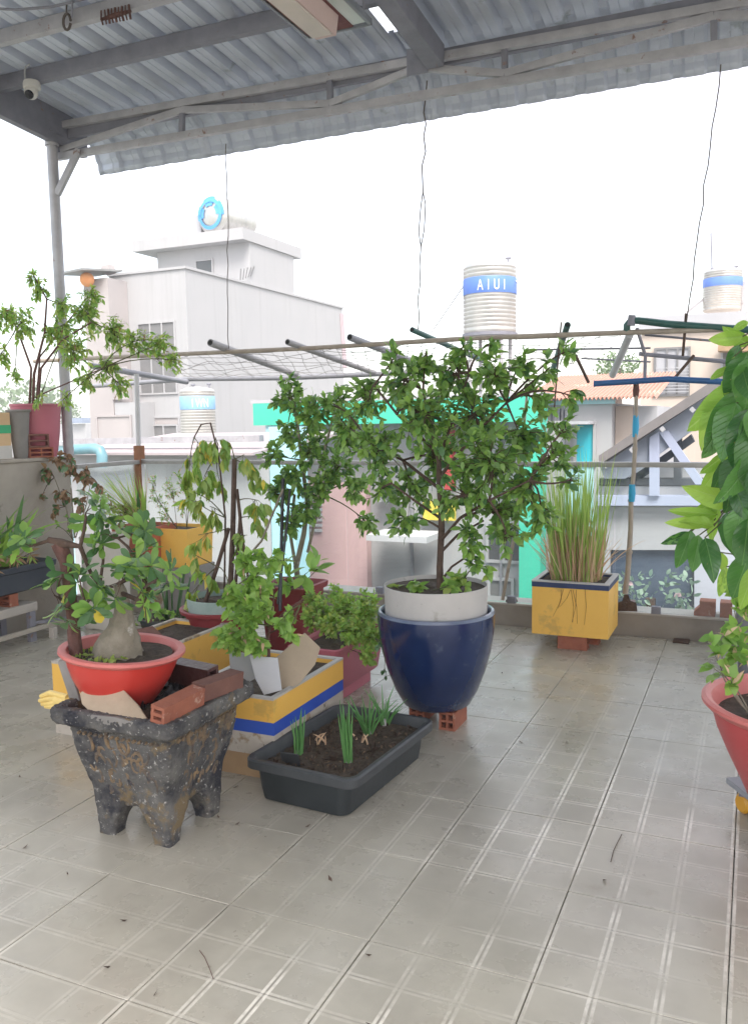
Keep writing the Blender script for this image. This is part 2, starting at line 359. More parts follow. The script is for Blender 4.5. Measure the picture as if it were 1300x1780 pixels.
# ------------------------------------------------------------------ leaves
def vein_mat(name, c1, c2, vein, rough=.3, transl=.25):
    '''leaf material in the leaf's own coordinates: midrib and slanting side veins'''
    m = bpy.data.materials.new(name); m.use_nodes = True; n = m.node_tree; n.nodes.clear(); L = n.links.new; N = n.nodes.new
    o = N('ShaderNodeOutputMaterial'); p = N('ShaderNodeBsdfPrincipled'); t = N('ShaderNodeTexCoord'); sp_ = N('ShaderNodeSeparateXYZ'); L(t.outputs['Object'], sp_.inputs[0]); oi = N('ShaderNodeObjectInfo')
    def mm(op, a, b=None, c=None):
        x = N('ShaderNodeMath'); x.operation = op
        for i, q in enumerate((a, b, c)):
            if q is None: continue
            if isinstance(q, (int, float)): x.inputs[i].default_value = q
            else: L(q, x.inputs[i])
        return x.outputs[0]
    ax_ = mm('ABSOLUTE', sp_.outputs[0]); s_ = mm('SUBTRACT', sp_.outputs[1], mm('MULTIPLY', ax_, .9))
    w = mm('PINGPONG', mm('ADD', s_, 5.), .055); side = N('ShaderNodeMapRange'); side.inputs[1].default_value = .010; side.inputs[2].default_value = .0; L(w, side.inputs[0])
    mid = N('ShaderNodeMapRange'); mid.inputs[1].default_value = .016; mid.inputs[2].default_value = .006; L(ax_, mid.inputs[0])
    vn_ = mm('MAXIMUM', mm('MULTIPLY', side.outputs[0], .45), mid.outputs[0])
    z = N('ShaderNodeTexNoise'); z.inputs['Scale'].default_value = 4; z.inputs['Detail'].default_value = 4; L(t.outputs['Object'], z.inputs['Vector'])
    f = mm('FRACT', mm('ADD', mm('MULTIPLY', z.outputs[0], .5), oi.outputs['Random']))
    c = N('ShaderNodeMix'); c.data_type = 'RGBA'; L(f, c.inputs[0]); c.inputs[6].default_value = (*c1, 1); c.inputs[7].default_value = (*c2, 1)
    d = N('ShaderNodeMix'); d.data_type = 'RGBA'; L(mm('MULTIPLY', vn_, .7), d.inputs[0]); L(c.outputs[2], d.inputs[6]); d.inputs[7].default_value = (*vein, 1)
    z2 = N('ShaderNodeTexNoise'); z2.inputs['Scale'].default_value = 9; z2.inputs['Detail'].default_value = 5; L(t.outputs['Object'], z2.inputs['Vector'])
    r2 = N('ShaderNodeMapRange'); r2.inputs[1].default_value = .70; r2.inputs[2].default_value = .73; L(z2.outputs[0], r2.inputs[0])
    e_ = N('ShaderNodeMix'); e_.data_type = 'RGBA'; L(r2.outputs[0], e_.inputs[0]); L(d.outputs[2], e_.inputs[6]); e_.inputs[7].default_value = (.35, .27, .10, 1)
    L(e_.outputs[2], p.inputs['Base Color']); p.inputs['Roughness'].default_value = rough; p.inputs['Specular IOR Level'].default_value = .6
    b = N('ShaderNodeBump'); b.inputs['Strength'].default_value = .5; b.inputs['Distance'].default_value = .01; L(mm('MULTIPLY', vn_, -1.), b.inputs['Height']); L(b.outputs[0], p.inputs['Normal'])
    tr = N('ShaderNodeBsdfTranslucent'); hs = N('ShaderNodeHueSaturation'); hs.inputs['Value'].default_value = 1.6; L(e_.outputs[2], hs.inputs['Color']); L(hs.outputs[0], tr.inputs[0])
    ms_ = N('ShaderNodeMixShader'); ms_.inputs[0].default_value = transl; L(p.outputs[0], ms_.inputs[1]); L(tr.outputs[0], ms_.inputs[2]); L(ms_.outputs[0], o.inputs[0]); return m
def big_leaf_mesh(name, m, W, seed, L=1., fold=.25, droop=.25):
    rr = random.Random(seed); vs = []; fs = []; R_, K = 12, 7; ph = rr.random()*6
    for i in range(R_+1):
        t = i/R_; w = W*.5*(math.sin(math.pi*min(1, t**.82))**.75 if 0 < t < 1 else .0)+.004; tw_ = .12*math.sin(t*3+ph)
        for j in range(K):
            u = (j/(K-1)-.5)*2; x = u*w; zc = abs(x)*fold-droop*t*t+tw_*x+abs(u)**2*.018*math.sin(t*16+ph+(2 if u > 0 else 0))
            vs.append((x+.03*math.sin(t*2.5+ph), t*L, zc))
    for i in range(R_):
        for j in range(K-1): a = i*K+j; fs.append((a, a+1, a+K+1, a+K))
    me = bpy.data.meshes.new(name); me.from_pydata(vs, [], fs); me.materials.append(m); me.polygons.foreach_set('use_smooth', [True]*len(fs)); return me
def leaf_geo(kind='ellipse', n=4, L=1., W=.45, fold=.15, droop=.2):
    prof = {'ellipse': [(0, .02), (.22, .72), (.5, 1), (.78, .68), (1, .02)],
            'obovate': [(0, .06), (.3, .45), (.62, .95), (.86, .85), (1, .15)],
            'lance': [(0, .05), (.18, .6), (.42, 1), (.72, .62), (1, .02)],
            'heart': [(0, .35), (.12, .95), (.4, 1), (.7, .6), (1, .02)],
            'blade': [(0, .7), (.3, 1), (.6, .85), (.85, .5), (1, .04)]}[kind]
    vs = []; fs = []
    for t, w in prof:
        y = t*L; z = -droop*L*t*t; hw = w*W*L/2
        vs += [(-hw, y, z+fold*hw), (0, y, z), (hw, y, z+fold*hw)]
    for i in range(len(prof)-1):
        a = i*3; fs += [(a, a+1, a+4, a+3), (a+1, a+2, a+5, a+4)]
    return vs, fs
LEAFCACHE = {}
def leaf_mesh(m, kind, W, fold, droop):
    k = (m.name, kind, W, fold, droop)
    if k not in LEAFCACHE:
        vs, fs = leaf_geo(kind, W=W, fold=fold, droop=droop)
        me = bpy.data.meshes.new('leaf'); me.from_pydata(vs, [], fs); me.materials.append(m)
        me.polygons.foreach_set('use_smooth', [True]*len(me.polygons)); LEAFCACHE[k] = me
    return LEAFCACHE[k]
def leaf_matrix(p, d, up, s):
    x, y, z = frame(d, up)
    return Matrix(((x.x*s, y.x*s, z.x*s, p.x), (x.y*s, y.y*s, z.y*s, p.y), (x.z*s, y.z*s, z.z*s, p.z), (0, 0, 0, 1)))
def put_leaves(root, leaves, styles, limit=300):
    """leaves: (matrix, style index). The nearest ones become leaf parts, the rest one foliage part."""
    leaves = sorted(leaves, key=lambda l: dep(l[0].translation)/max(l[0].col[1].length, 1e-4))
    inv = Matrix.Translation(-root.location)
    for Mx, si in leaves[:limit]:
        o = bpy.data.objects.new('leaf', leaf_mesh(*styles[si])); col.objects.link(o); o.parent = root; o.matrix_local = inv @ Mx
    rest = leaves[limit:]
    if rest:
        by = {}
        for Mx, si in rest: by.setdefault(si, []).append(Mx)
        mats = []; V = []; F = []; MI = []
        for si, ms in by.items():
            m, kind, W, fold, droop = styles[si]
            vs, fs = leaf_geo(kind, W=W, fold=fold, droop=droop)
            if m not in mats: mats.append(m)
            a = np.array([(*v, 1) for v in vs])
            for Mx in ms:
                o_ = len(V); V.extend((a @ np.array(Mx).T)[:, :3].tolist()); F.extend([tuple(i+o_ for i in f) for f in fs]); MI.extend([mats.index(m)]*len(fs))
        me = bpy.data.meshes.new('foliage'); me.from_pydata(V, [], F)
        for m in mats: me.materials.append(m)
        me.polygons.foreach_set('material_index', MI); me.polygons.foreach_set('use_smooth', [True]*len(F))
        o = bpy.data.objects.new('foliage', me); col.objects.link(o); o.parent = root; o.matrix_parent_inverse = inv; o['kind'] = 'stuff'
def rv(s=1.): return Vector((random.gauss(0, s), random.gauss(0, s), random.gauss(0, s)))
def curve(p, q, sag=0, wob=.05, n=6):
    p, q = Vector(p), Vector(q); L = (q-p).length; ph = rv(wob*L)
    return [p.lerp(q, t)+ph*math.sin(math.pi*t)+Vector((0, 0, -sag*L*4*t*(1-t))) for t in [i/(n-1) for i in range(n)]]
def crown(root, blobs, styles, weights, size, count, base_pts, twigmat, twig_r=.006, droop=.0, outward=.8, yj=.6, limit=300, along=.0, rosette=0):
    """blobs: (px, py, radius_px, Y). Leaves sit on twigs that fan out of each blob's branch end."""
    leaves = []; br = MB(); tot = sum(b[2]**2 for b in blobs)
    for (px, py, rp, Y) in blobs:
        c = at(px, py, Y); rad = rp*dep(c)/FPX
        src = min(base_pts, key=lambda q: (Vector(q)-c).length+.15*abs(Vector(q).z-c.z))
        pts = curve(src, c, sag=-.06, wob=.06); br.tube(pts, [twig_r*(1.3-.7*i/5) for i in range(6)], 5)
        nl = max(3, int(count*rp*rp/tot)); nt_ = max(2, nl//9)
        for t in range(nt_):
            d = rv().normalized(); d.y *= yj; tip = c+d*rad*random.uniform(.55, 1.05); tip.z -= droop*rad*random.random()
            tw = curve(c.lerp(pts[-3], random.random()*.7), tip, sag=-.05+droop*.2, wob=.08, n=5)
            br.tube(tw, [twig_r*.5*(1-.15*i) for i in range(5)], 4, cap=False)
            k = nl//nt_+(1 if random.random() < (nl % nt_)/nt_ else 0)
            td = (tw[-1]-tw[0]).normalized()
            for j in range(k):
                if rosette:
                    p = tw[-1]+rv(.004); a = 2*math.pi*(j/k)+random.random()*.5; s_, _, t_ = frame(td)
                    ld = (td*random.uniform(.1, .7)+(s_*math.cos(a)+t_*math.sin(a))*1.0)
                    up = td
                else:
                    u = random.uniform(.25, 1.0); i = min(int(u*4), 3); p = tw[i].lerp(tw[i+1], u*4-i)
                    ld = (td*random.uniform(.2, 1)+rv(.7)*outward+Vector((0, 0, -droop*1.5))); up = Vector((0, -.35, 1))+rv(.45)
                if ld.length < .01: ld = Vector((0, 0, 1))
                leaves.append((leaf_matrix(p, ld, up, size*random.uniform(.65, 1.2)), random.choices(range(len(styles)), weights)[0]))
    br.build('branch', twigmat, root)
    put_leaves(root, leaves, styles, limit)
def blade_geo(mb, p, d, L, w, droop, n=6, twist=0):
    p = Vector(p); d = Vector(d).normalized(); s = frame(d)[0]
    if twist: s = Matrix.Rotation(twist, 3, d) @ s
    vs = []; hd = Vector((d.x, d.y, 0))
    for i in range(n+1):
        t = i/n; q = p+d*L*t+(hd*.4*L-Vector((0, 0, L*.5)))*droop*t*t
        ww = w*(1 if t < .5 else (1-(t-.5)*2)**.7)*.5+.0003
        vs += [q-s*ww, q+s*ww+Vector((0, 0, ww*.2))]
    mb.add(vs, [(2*i, 2*i+1, 2*i+3, 2*i+2) for i in range(n)])

# ================================================================== SETTING
g = MB().box((-900, -300, -9.2), (900, 1500, -9)).build('ground', mat('hazy city ground', (.30, .30, .28), (.2, .22, .18), .95, .05, coords='World')); tag(g, kind='structure')
fl = MB().box((-4.905, -2.2, -.30), (5.2, 6.05, -.012)).build('terrace_floor', M_grout); tag(fl, kind='structure')
tile_o = MB().box((-TILE/2+.0011, -TILE/2+.0011, -.011), (TILE/2-.0011, TILE/2-.0011, 0)).build('tile', M_tile, bevel=.0012, seg=1)
first = True
X0, Y0 = -.502, 2.108          # a grout crossing seen in the photograph
for i in range(-10, 12):
    for j in range(-8, 9):
        cx, cy = X0+(i+.5)*TILE, Y0+(j+.5)*TILE
        if cx-TILE/2 < -4.9 or cx > 4.9 or cy > 5.95 or cy < -1.6: continue
        o = tile_o if first else clone(tile_o)
        first = False
        o.location = (cx, cy, random.uniform(-.0006, .0006)); o.rotation_euler = (random.uniform(-.0012, .0012), random.uniform(-.0012, .0012), random.uniform(-.001, .001))
        o.parent = fl
YR = 5.955; XL = -4.875
# curb under the glass railing
cb = empty('curb', (-1.5, YR+.06, 0), 'low grey rendered curb under the glass railing at the far edge of the terrace', 'curb')
MB().box((XL-.06, YR-.0, -.3), (5.2, YR+.20, .150)).build('curb_body', M_curb, cb, bevel=.006)
MB().box((XL-.06, YR-.012, .1505), (5.2, YR+.21, .164)).build('capping', M_curbtop, cb, bevel=.004)
# left parapet
pw = empty('parapet_wall', (-5.0, 3, 0), 'thick plastered parapet wall along the left side carrying the pink pot', 'wall')
MB().box((-5.25, -2.2, -.3), (-4.905, 5.14, 1.235)).build('wall', M_plaster, pw, bevel=.01)
MB().box((-5.27, -2.22, 1.236), (-4.89, 5.15, 1.262)).build('coping', M_plaster, pw, bevel=.008)
# building below the terrace
bb = MB().box((-5.3, -2.3, -9), (5.3, 6.2, -.31)).build('house_below', M_pale); tag(bb, 'pale rendered storeys of the house under the terrace', 'building')

# ---------------------------------------------------------------- glass railing
rl = empty('glass_railing', (-2.5, YR, .16), 'frameless clear glass railing with flat grey metal top rail round the terrace edge', 'railing')
RZ = 1.178
MB().box((XL-.02, YR-.03, RZ-.020), (5.2, YR+.03, RZ+.014)).build('top_rail', M_ltrail, rl, bevel=.004)
MB().box((XL-.03, 5.16, RZ-.020), (XL+.03, YR-.032, RZ+.014)).build('top_rail', M_ltrail, rl, bevel=.004)
xs = [XL+.04, -3.92, -2.90, -1.86, -.86, .14, 1.14, 2.14, 3.14, 4.14]
for a, b in zip(xs, xs[1:]):
    MB().box((a+.006, YR-.005, .17), (b-.006, YR+.005, RZ-.022)).build('pane', M_glass, rl)
    for q in (a+.28,):
        MB().box((q-.03, YR-.022, .165), (q+.03, YR+.022, .215)).build('clip', M_steel, rl, bevel=.004)
MB().box((XL-.005, 5.18, .17), (XL+.005, YR-.05, RZ-.022)).build('pane', M_glass, rl)
lk = MB().box((XL-.06, 5.141, -.3), (XL+.06, YR-.002, .15)).build('curb', M_curb, bevel=.006); tag(lk, 'short return of the grey curb at the left corner of the railing', 'curb')
# corner post
cp = empty('corner_post', (XL+.0, YR, .165), 'rusty brown square post with a slim white pipe in its top, at the railing corner', 'post')
MB().box((XL-.032, YR-.05, .166), (XL+.032, YR-.032, 1.315)).box((XL-.032, YR-.0319, 1.20), (XL+.032, YR+.02, 1.315)).build('rusty_post', mat('rusty post', (.30, .13, .06), (.20, .09, .05), .8, 9, bump=.4, spots=[((.40, .26, .18), 10, .6)]), cp, bevel=.003)
MB().tube([(XL, YR-.02, 1.3155), (XL+.005, YR-.01, 1.93)], .021, 12).build('pipe', mat('white pvc', (.6, .6, .62), (.5, .5, .52), .45), cp)

# ---------------------------------------------------------------- canopy roof
cn = empty('canopy_roof', (-1.6, 2, 3.8), 'grey blue corrugated metal canopy on a steel frame over the terrace', 'roof')
SL = .078
def zr(Y): return 3.885-SL*(Y-5.25)          # underside of the sheets
PITCH = .198
def sheet(x0, x1, y0=-1.3, m=None, name='roof_sheet', curved=True):
    path = [(y0, zr(y0))]
    k = 26
    ye = 5.36
    path += [(y0+(ye-y0)*i/k, zr(y0+(ye-y0)*i/k)) for i in range(1, k+1)]
    if curved:
        r_ = .375; th0 = SL; c = (ye, zr(ye)-r_)
        nstep = 14
        for i in range(1, nstep+1):
            t = (math.pi/2-.12)*i/nstep; rr = r_-(.011 if i % 2 else 0)
            path.append((c[0]+rr*math.sin(t)*1.08, c[1]+rr*math.cos(t)))
    prof = []
    x = x0
    n = max(1, round((x1-x0)/PITCH))
    for i in range(n):
        a = x0+(x1-x0)*i/n; p = (x1-x0)/n
        prof += [(a, .0), (a+p*.09, .055), (a+p*.36, .055), (a+p*.45, 0), (a+p*.70, 0), (a+p*.725, .007), (a+p*.75, 0)]
    prof.append((x1, 0))
    vs = []
    for pi_, (y, z) in enumerate(path):
        q = path[min(pi_+1, len(path)-1)]; q0 = path[max(pi_-1, 0)]
        ty, tz = q[0]-q0[0], q[1]-q0[1]; l = math.hypot(ty, tz); ny, nz = -tz/l, ty/l
        hf = 1 if pi_ <= k else .55
        for (px, h) in prof: vs.append((px, y+ny*h*hf, z+nz*h*hf))
    w = len(prof); fs = [(i*w+j, i*w+j+1, (i+1)*w+j+1, (i+1)*w+j) for i in range(len(path)-1) for j in range(w-1)]
    me = MB().add(vs, fs).build(name, m or M_roof, cn, smooth=25)
    so = me.modifiers.new('thickness', 'SOLIDIFY'); so.thickness = .0012; so.offset = 1
    return me
xr = -2.10
edges = [-5.0, -3.93, -2.94, -2.155]
for a, b in zip(edges, edges[1:]): sheet(a, b)
m = bpy.data.materials.new('translucent roof strip'); m.use_nodes = True; n_ = m.node_tree; n_.nodes.clear()
o_ = n_.nodes.new('ShaderNodeOutputMaterial'); t_ = n_.nodes.new('ShaderNodeBsdfTranslucent'); t_.inputs[0].default_value = (.85, .88, .86, 1)
t2_ = n_.nodes.new('ShaderNodeBsdfTransparent'); x_ = n_.nodes.new('ShaderNodeMixShader'); x_.inputs[0].default_value = .45
n_.links.new(t_.outputs[0], x_.inputs[1]); n_.links.new(t2_.outputs[0], x_.inputs[2]); n_.links.new(x_.outputs[0], o_.inputs[0])
sheet(-2.1549, -2.0701, y0=5.16)
sk = MB().box((-2.1545, -1.3, 0), (-2.0705, 5.155, .002)); sk.v = [(x, y, zr(y)+.012+z) for x, y, z in sk.v]; sk.build('skylight_strip', m, cn)
edges = [-2.07, -1.13, -.15, .83, 1.82, 2.8, 3.8, 4.8, 5.6]  # carried on unseen to the right, added to keep sun off the floor
for a, b in zip(edges, edges[1:]): sheet(a, b)
# purlins (along X)
for k, (Y, h, mm) in enumerate([(4.66, .10, M_steel), (4.21, .085, M_steel_l), (3.25, .10, M_steel), (2.55, .08, M_steel), (1.85, .1, M_steel), (1.15, .08, M_steel), (.45, .1, M_steel), (-.3, .08, M_steel), (-1.1, .1, M_steel)]):
    z = zr(Y)-.004
    MB().box((-4.897, Y-.025, z-h), (5.5, Y+.025, z)).build('purlin', mm, cn, bevel=.005)
# rafters (along Y)
for X, h, w in ((-4.93, .15, .06), (-1.865, .13, .11), (.95, .13, .08)):
    ya, yb = -1.2, 5.52 if X < -4 else 5.22
    if X < -4: h = .252
    dz_ = .002 if X < -4 else .10
    MB().beam((X, ya, zr(ya)-dz_-h/2), (X, yb, zr(yb)-dz_-h/2), w, h).build('rafter', M_steel, cn, bevel=.005)
# truss at Y = 5.27
YT = 5.27
pu = lambda x, y: at(x, y, YT)
UL, UR = pu(107, 218), pu(1290, 5); LL, LR = pu(100, 273), pu(1330, 66)
def ext(a, b, t): return a+(b-a)*t
UR2, LR2 = ext(UL, UR, 1.5), ext(LL, LR, 1.5)
MB().beam(UL, UR2, .045, .05).build('truss_chord', M_steel_l, cn, bevel=.004)
MB().beam(LL, LR2, .045, .05).build('truss_chord', M_steel_l, cn, bevel=.004)
MB().box((-4.9, YT+.03, 3.70), (5.5, YT+.07, 3.80)).build('purlin', M_steel, cn, bevel=.004)
def on(a, b, px):       # point of a chord at a photo column
    lo, hi = 0., 1.6
    for _ in range(30):
        m_ = (lo+hi)/2; p = ext(a, b, m_); v = p-EYEV; x = 650+FPX*v.dot(_r)/v.dot(_f)
        if x < px: lo = m_
        else: hi = m_
    return ext(a, b, lo)
for px in (104, 317, 574, 728, 877, 1240, 1500):
    a, b = on(UL, UR, px), on(LL, LR, px); w = .07 if px == 728 else .035
    if px in (728,): b = a.lerp(b, .4)
    MB().beam(a+Vector((0, 0, -.026)), b+Vector((0, 0, .026)), w, .035, up=(0, 1, 0)).build('truss_web', M_steel, cn, bevel=.003)
for pa, ca, pb, cb_ in ((108, 'L', 317, 'U'), (317, 'U', 574, 'L'), (574, 'L', 722, 'U'), (732, 'U', 877, 'L'), (877, 'L', 1240, 'U'), (1240, 'U', 1500, 'L')):
    f_ = lambda p, c: (on(UL, UR, p)+Vector((0, -.004, -.045))) if c == 'U' else (on(LL, LR, p)+Vector((0, -.004, .045)))
    a, b = f_(pa, ca), f_(pb, cb_); MB().beam(a, b, .03, .045).build('truss_web', M_steel_l, cn, bevel=.003)
p = on(UL, UR, 728); MB().box((p.x-.07, YT-.032, p.z-.09), (p.x+.07, YT-.026, p.z+.07)).build('gusset_plate', M_steel, cn)
# post and brace
PX_, PY_ = -4.955, 5.19
MB().tube([(PX_, PY_, 1.262), (PX_, PY_, 3.69)], .040, 20).tube([(PX_, PY_, 3.62), (PX_, PY_, 3.70)], .052, 20).build('post', M_steel_l, cn)
MB().box((PX_-.07, PY_-.07, 3.70), (PX_+.07, PY_+.07, 3.712)).build('cap_plate', M_steel, cn)
MB().beam(atx(100, 338, PX_+.03), pu(143, 262)+Vector((0, -.03, -.0)), .04, .045).build('brace', M_steel_l, cn, bevel=.003)

# ceiling fitting : dark red board, pale pane, box
ft = empty('ceiling_fitting', (-2.1, 4.1, 3.7), 'dark red board and pale pane with a pinkish box hanging beside the skylight strip', 'light fitting')
zf = 3.60
MB().box((-2.30, 3.62, zf), (-2.03, 4.375, zf+.02)).build('board', mat('dark red board', (.12, .035, .035), (.20, .08, .08), .8, 30, bump=.4), ft, bevel=.004)
MB().box((-2.028, 3.62, zf+.004), (-1.945, 4.36, zf+.012)).build('glass_pane', mat('pale greenish glass', (.55, .64, .60), (.50, .6, .58), .2, 2), ft)
fm = MB()
for a, b in (((-2.305, 4.376, zf-.006), (-1.925, 4.39, zf+.028)), ((-1.944, 3.62, zf-.006), (-1.925, 4.375, zf+.028)), ((-2.318, 3.60, zf-.006), (-2.302, 4.375, zf+.028))): fm.box(a, b)
fm.build('frame', mat('grey alloy frame', (.22, .24, .27), (.15, .16, .18), .4, 5), ft, bevel=.003)
bx = MB(); bx.prism([(-2.19, zf-.001), (-2.04, zf-.001), (-2.055, zf-.10), (-2.175, zf-.10)], 1, 3.55, 4.22).build('box', mat('pinkish white box', (.60, .45, .42), (.52, .38, .36), .6, 4), ft, bevel=.008)
MB().box((-2.17, 3.60, zf-.112), (-2.06, 4.17, zf-.101)).build('lid', mat('pale box lid', (.66, .58, .52), (.55, .5, .46), .6, 4), ft, bevel=.004)
for hx_, hy_, hz_ in ((-2.28, 3.64, .021), (-2.28, 4.3, .021), (-1.935, 4.3, .029)): MB().tube([(hx_, hy_, zf+hz_), (hx_, hy_, zr(hy_)-.005)], .006, 6).build('hanger', M_steel, ft)

# dome camera
cc = at(57, 165, 4.62); cm = empty('dome_camera', tuple(cc), 'small white dome security camera under the roof beam at the left corner', 'security camera')
wh = mat('white camera shell', (.62, .60, .56), (.55, .53, .5), .4, 4)
c0 = Vector((cc.x, 4.62, zr(4.62)-.125))
MB().lathe([(.0, .02), (.052, .02), (.058, .0), (.058, -.025), (.045, -.035), (0, -.035)], c0, 28).build('base', wh, cm)
sph = lambda r_, a0, a1, k=10: [(r_*math.cos(a0+(a1-a0)*i/k)+1e-5, r_*math.sin(a0+(a1-a0)*i/k)) for i in range(k+1)]
aim = Vector((.25, -.75, -.6)).normalized(); MA = aim.to_track_quat('Z', 'Y').to_matrix().to_4x4()
MB().lathe(sph(.046, -math.pi/2, math.pi/2, 14), c0+Vector((0, -.01, -.055)), 28).build('ball', wh, cm)
MB().lathe([(0, .05), (.026, .049), (.030, .044), (.030, .03), (0, .03)], c0+Vector((0, -.01, -.055)), 24, M=MA).build('lens', mat('black lens', (.012, .012, .02), None, .1), cm)
MB().tube(curve(c0+Vector((-.055, 0, -.01)), c0+Vector((.0, -.03, .11)), sag=-.3, wob=.05)+[c0+Vector((.02, -.03, .118))], .006, 8).build('cable', mat('pale cable', (.45, .45, .46), None, .5), cm)

# loose cables, hook and hanging wires
w0 = MB().tube([atz(-20, 14, 3.95), atz(30, 17, 3.93), atz(90, 12, 3.93), atz(140, 0, 3.95), atz(180, -12, 3.97)], .008, 8).tube([atz(126, -6, 3.96), atz(126, 30, 3.88)], .005, 6).build('cable', M_steel); tag(w0, 'loose dark cable drooping across the roof sheets at the upper left', 'cable')
hk = MB(); c = at(117, 38, 4.15); hk.tube([c+Vector((.035*math.cos(a)*.8, 0, .045*math.sin(a))) for a in lsp(0, 6.0, 14)], .008, 8).tube([c+Vector((0, 0, .045)), c+Vector((.01, 0, .17))], .005, 6)
tag(hk.build('hook', M_wire), 'black hook looped over the second roof beam near the upper left', 'hook')
cl = MB(); 
for a in lsp(0, 1, 9):
    q = at(178+48*a, 31-10*a, 4.172); w_ = random.uniform(.004, .008); cl.tube([q+Vector((.004, 0, -.04)), q+Vector((random.uniform(-.006, .006), -.006, 0)), q+Vector((-.004, 0, .04))], w_, 6)
cl.tube([at(176, 34, 4.178), at(200, 27, 4.176), at(228, 19, 4.178)], [.008, .016, .008], 8)
tag(cl.build('wire_bundle', M_barkred), 'rusty knot of binding wire wrapped on the second roof beam', 'wire bundle')
def wirepath(pts, r_, lab):
    o = MB().tube(pts, r_, 5).build('hanging_wire', M_wire); return tag(o, lab, 'wire', 'rusty wires hanging from the eave to the trellis')
def wob(a, b, n, s): return [a.lerp(b, i/n)+(rv(s) if 0 < i < n else Vector()) for i in range(n+1)]
Yw = 5.62
wirepath(wob(at(393, 250, Yw), at(398, 606, 6.0), 14, .006), .0035, 'thin rusty wire hanging in front of the white building with the rooftop tank')
a, b = at(742, 140, 5.3), at(726, 580, 6.0)
o = MB().tube(wob(a, a.lerp(b, .40), 8, .008), .0045, 5).tube([a.lerp(b, .40), a.lerp(b, .45)+Vector((.022, 0, 0)), a.lerp(b, .55)+Vector((.02, 0, 0)), a.lerp(b, .62)], .004, 5).tube([a.lerp(b, .40), a.lerp(b, .46)+Vector((-.012, 0, 0)), a.lerp(b, .56)+Vector((-.02, 0, 0)), a.lerp(b, .62)], .004, 5).tube(wob(a.lerp(b, .62), b, 5, .005), .004, 5).build('hanging_wire', M_wire)
tag(o, 'middle hanging wire with a doubled twisted loop half way down', 'wire', 'rusty wires hanging from the eave to the trellis')
wirepath(wob(at(1252, 112, 5.6), at(1190, 575, 6.0), 14, .004), .004, 'slanting wire hanging at the right, left of the small round tank')

# ---------------------------------------------------------------- trellis of pipes outside the railing
tr = empty('trellis', (-2.5, 6.0, 2.07), 'flat trellis of bamboo and pvc pipes with wire mesh hung outside the railing', 'trellis')
fbar = [at(60, 628, 6.0), at(217, 620, 6.0), at(545, 605, 6.0), at(820, 588, 6.0), at(1090, 578, 6.0), at(1330, 570, 6.0)]
MB().tube([p+Vector((0, 0, -.0)) for p in fbar], .018, 10).build('pole', M_bamboo, tr)
MB().tube([at(150, 672, 7.2), at(330, 659, 7.2), at(500, 657, 7.2), at(660, 650, 7.2), at(760, 644, 7.2)], .024, 10).build('pipe', M_greypipe, tr)
def pipe(a, b, r_, m_):
    a, b = Vector(a), Vector(b); d = (b-a).normalized()
    MB().tube([a, b], r_, 14).build('pipe', m_, tr)
    MB().tube([a-d*.001, a-d*.0025], r_*.72, 12).build('bore_shade_disc', M_boreshade, tr)  # black disc on the solid end, painting the shade inside the pipe
M_gl = mat('aged light pipe', (.34, .33, .33), (.22, .21, .22), .5, 6, coords='World')
for (x, y, Ya, x2, y2, Yb, r_, m_) in ((366, 600, 5.80, 515, 651, 7.15, .030, M_gl), (500, 599, 5.85, 650, 648, 7.15, .024, M_gl), (608, 591, 5.85, 742, 637, 7.1, .027, M_greypipe), (716, 578, 5.86, 850, 632, 7.1, .020, M_greenpipe),
                                      (986, 570, 5.93, 958, 650, 6.9, .022, M_greenpipe), (160, 640, 5.75, 325, 664, 7.15, .026, M_greypipe)):
    pipe(at(x, y, Ya)+Vector((0, 0, .02)), at(x2, y2, Yb), r_, m_)
# green elbow and bars on the right
pts = [at(1330, 580, 6.03), at(1240, 574, 6.03), at(1160, 568, 6.03), at(1110, 562, 6.03), at(1096, 562, 6.03), at(1090, 570, 6.03), at(1090, 584, 6.04)]
MB().tube([p+Vector((0, -.03, .015)) for p in pts], .024, 14).build('pipe', M_greenpipe, tr)
MB().tube([at(1096, 566, 5.99), at(1098, 548, 5.99)], [.028, .024], 12).build('pipe_socket', M_steel, tr)
MB().tube([at(1094, 582, 6.05), at(1064, 652, 6.6)], .026, 12).build('pipe', mat('frosted pipe', (.55, .55, .55), (.42, .42, .43), .4), tr)
for a, b, r_, m_ in ((at(1110, 615, 6.05), at(1320, 634, 6.05), .014, M_steel), (at(1106, 570, 6.0), at(1121, 618, 6.05), .011, M_steel), (at(1121, 618, 6.05), at(1120, 660, 5.93), .011, M_steel), (at(1205, 618, 6.04), at(1172, 657, 5.93), .010, M_bark),
                     (at(1192, 545, 6.0), at(1186, 620, 6.05), .009, M_bark), (at(1120, 582, 6.1), at(1290, 597, 6.1), .008, M_steel), (at(930, 608, 6.3), at(1130, 605, 6.3), .007, M_steel), (at(1000, 618, 6.3), at(1022, 664, 6.6), .012, M_bark), (at(1010, 623, 6.5), at(1130, 629, 6.5), .006, M_steel)):
    MB().tube([a, b], r_, 8).build('rod', m_, tr)
ms = MB()
lo = [at(x, y, 6.0) for x, y in ((260, 620), (1080, 580))]; hi = [at(x, y, 7.2) for x, y in ((330, 660), (1000, 636))]
for i in range(34):
    t = i/33; ms.tube(wob(lo[0].lerp(lo[1], t), hi[0].lerp(hi[1], t+random.uniform(-.02, .02)), 4, .012), .0022, 4, cap=False)
for i in range(8):
    t = (i+.5)/8; ms.tube(wob(lo[0].lerp(hi[0], t), lo[1].lerp(hi[1], t), 24, .014), .0022, 4, cap=False)
ms.build('wire_mesh', mat('mesh wire', (.30, .28, .27), None, .6), tr)

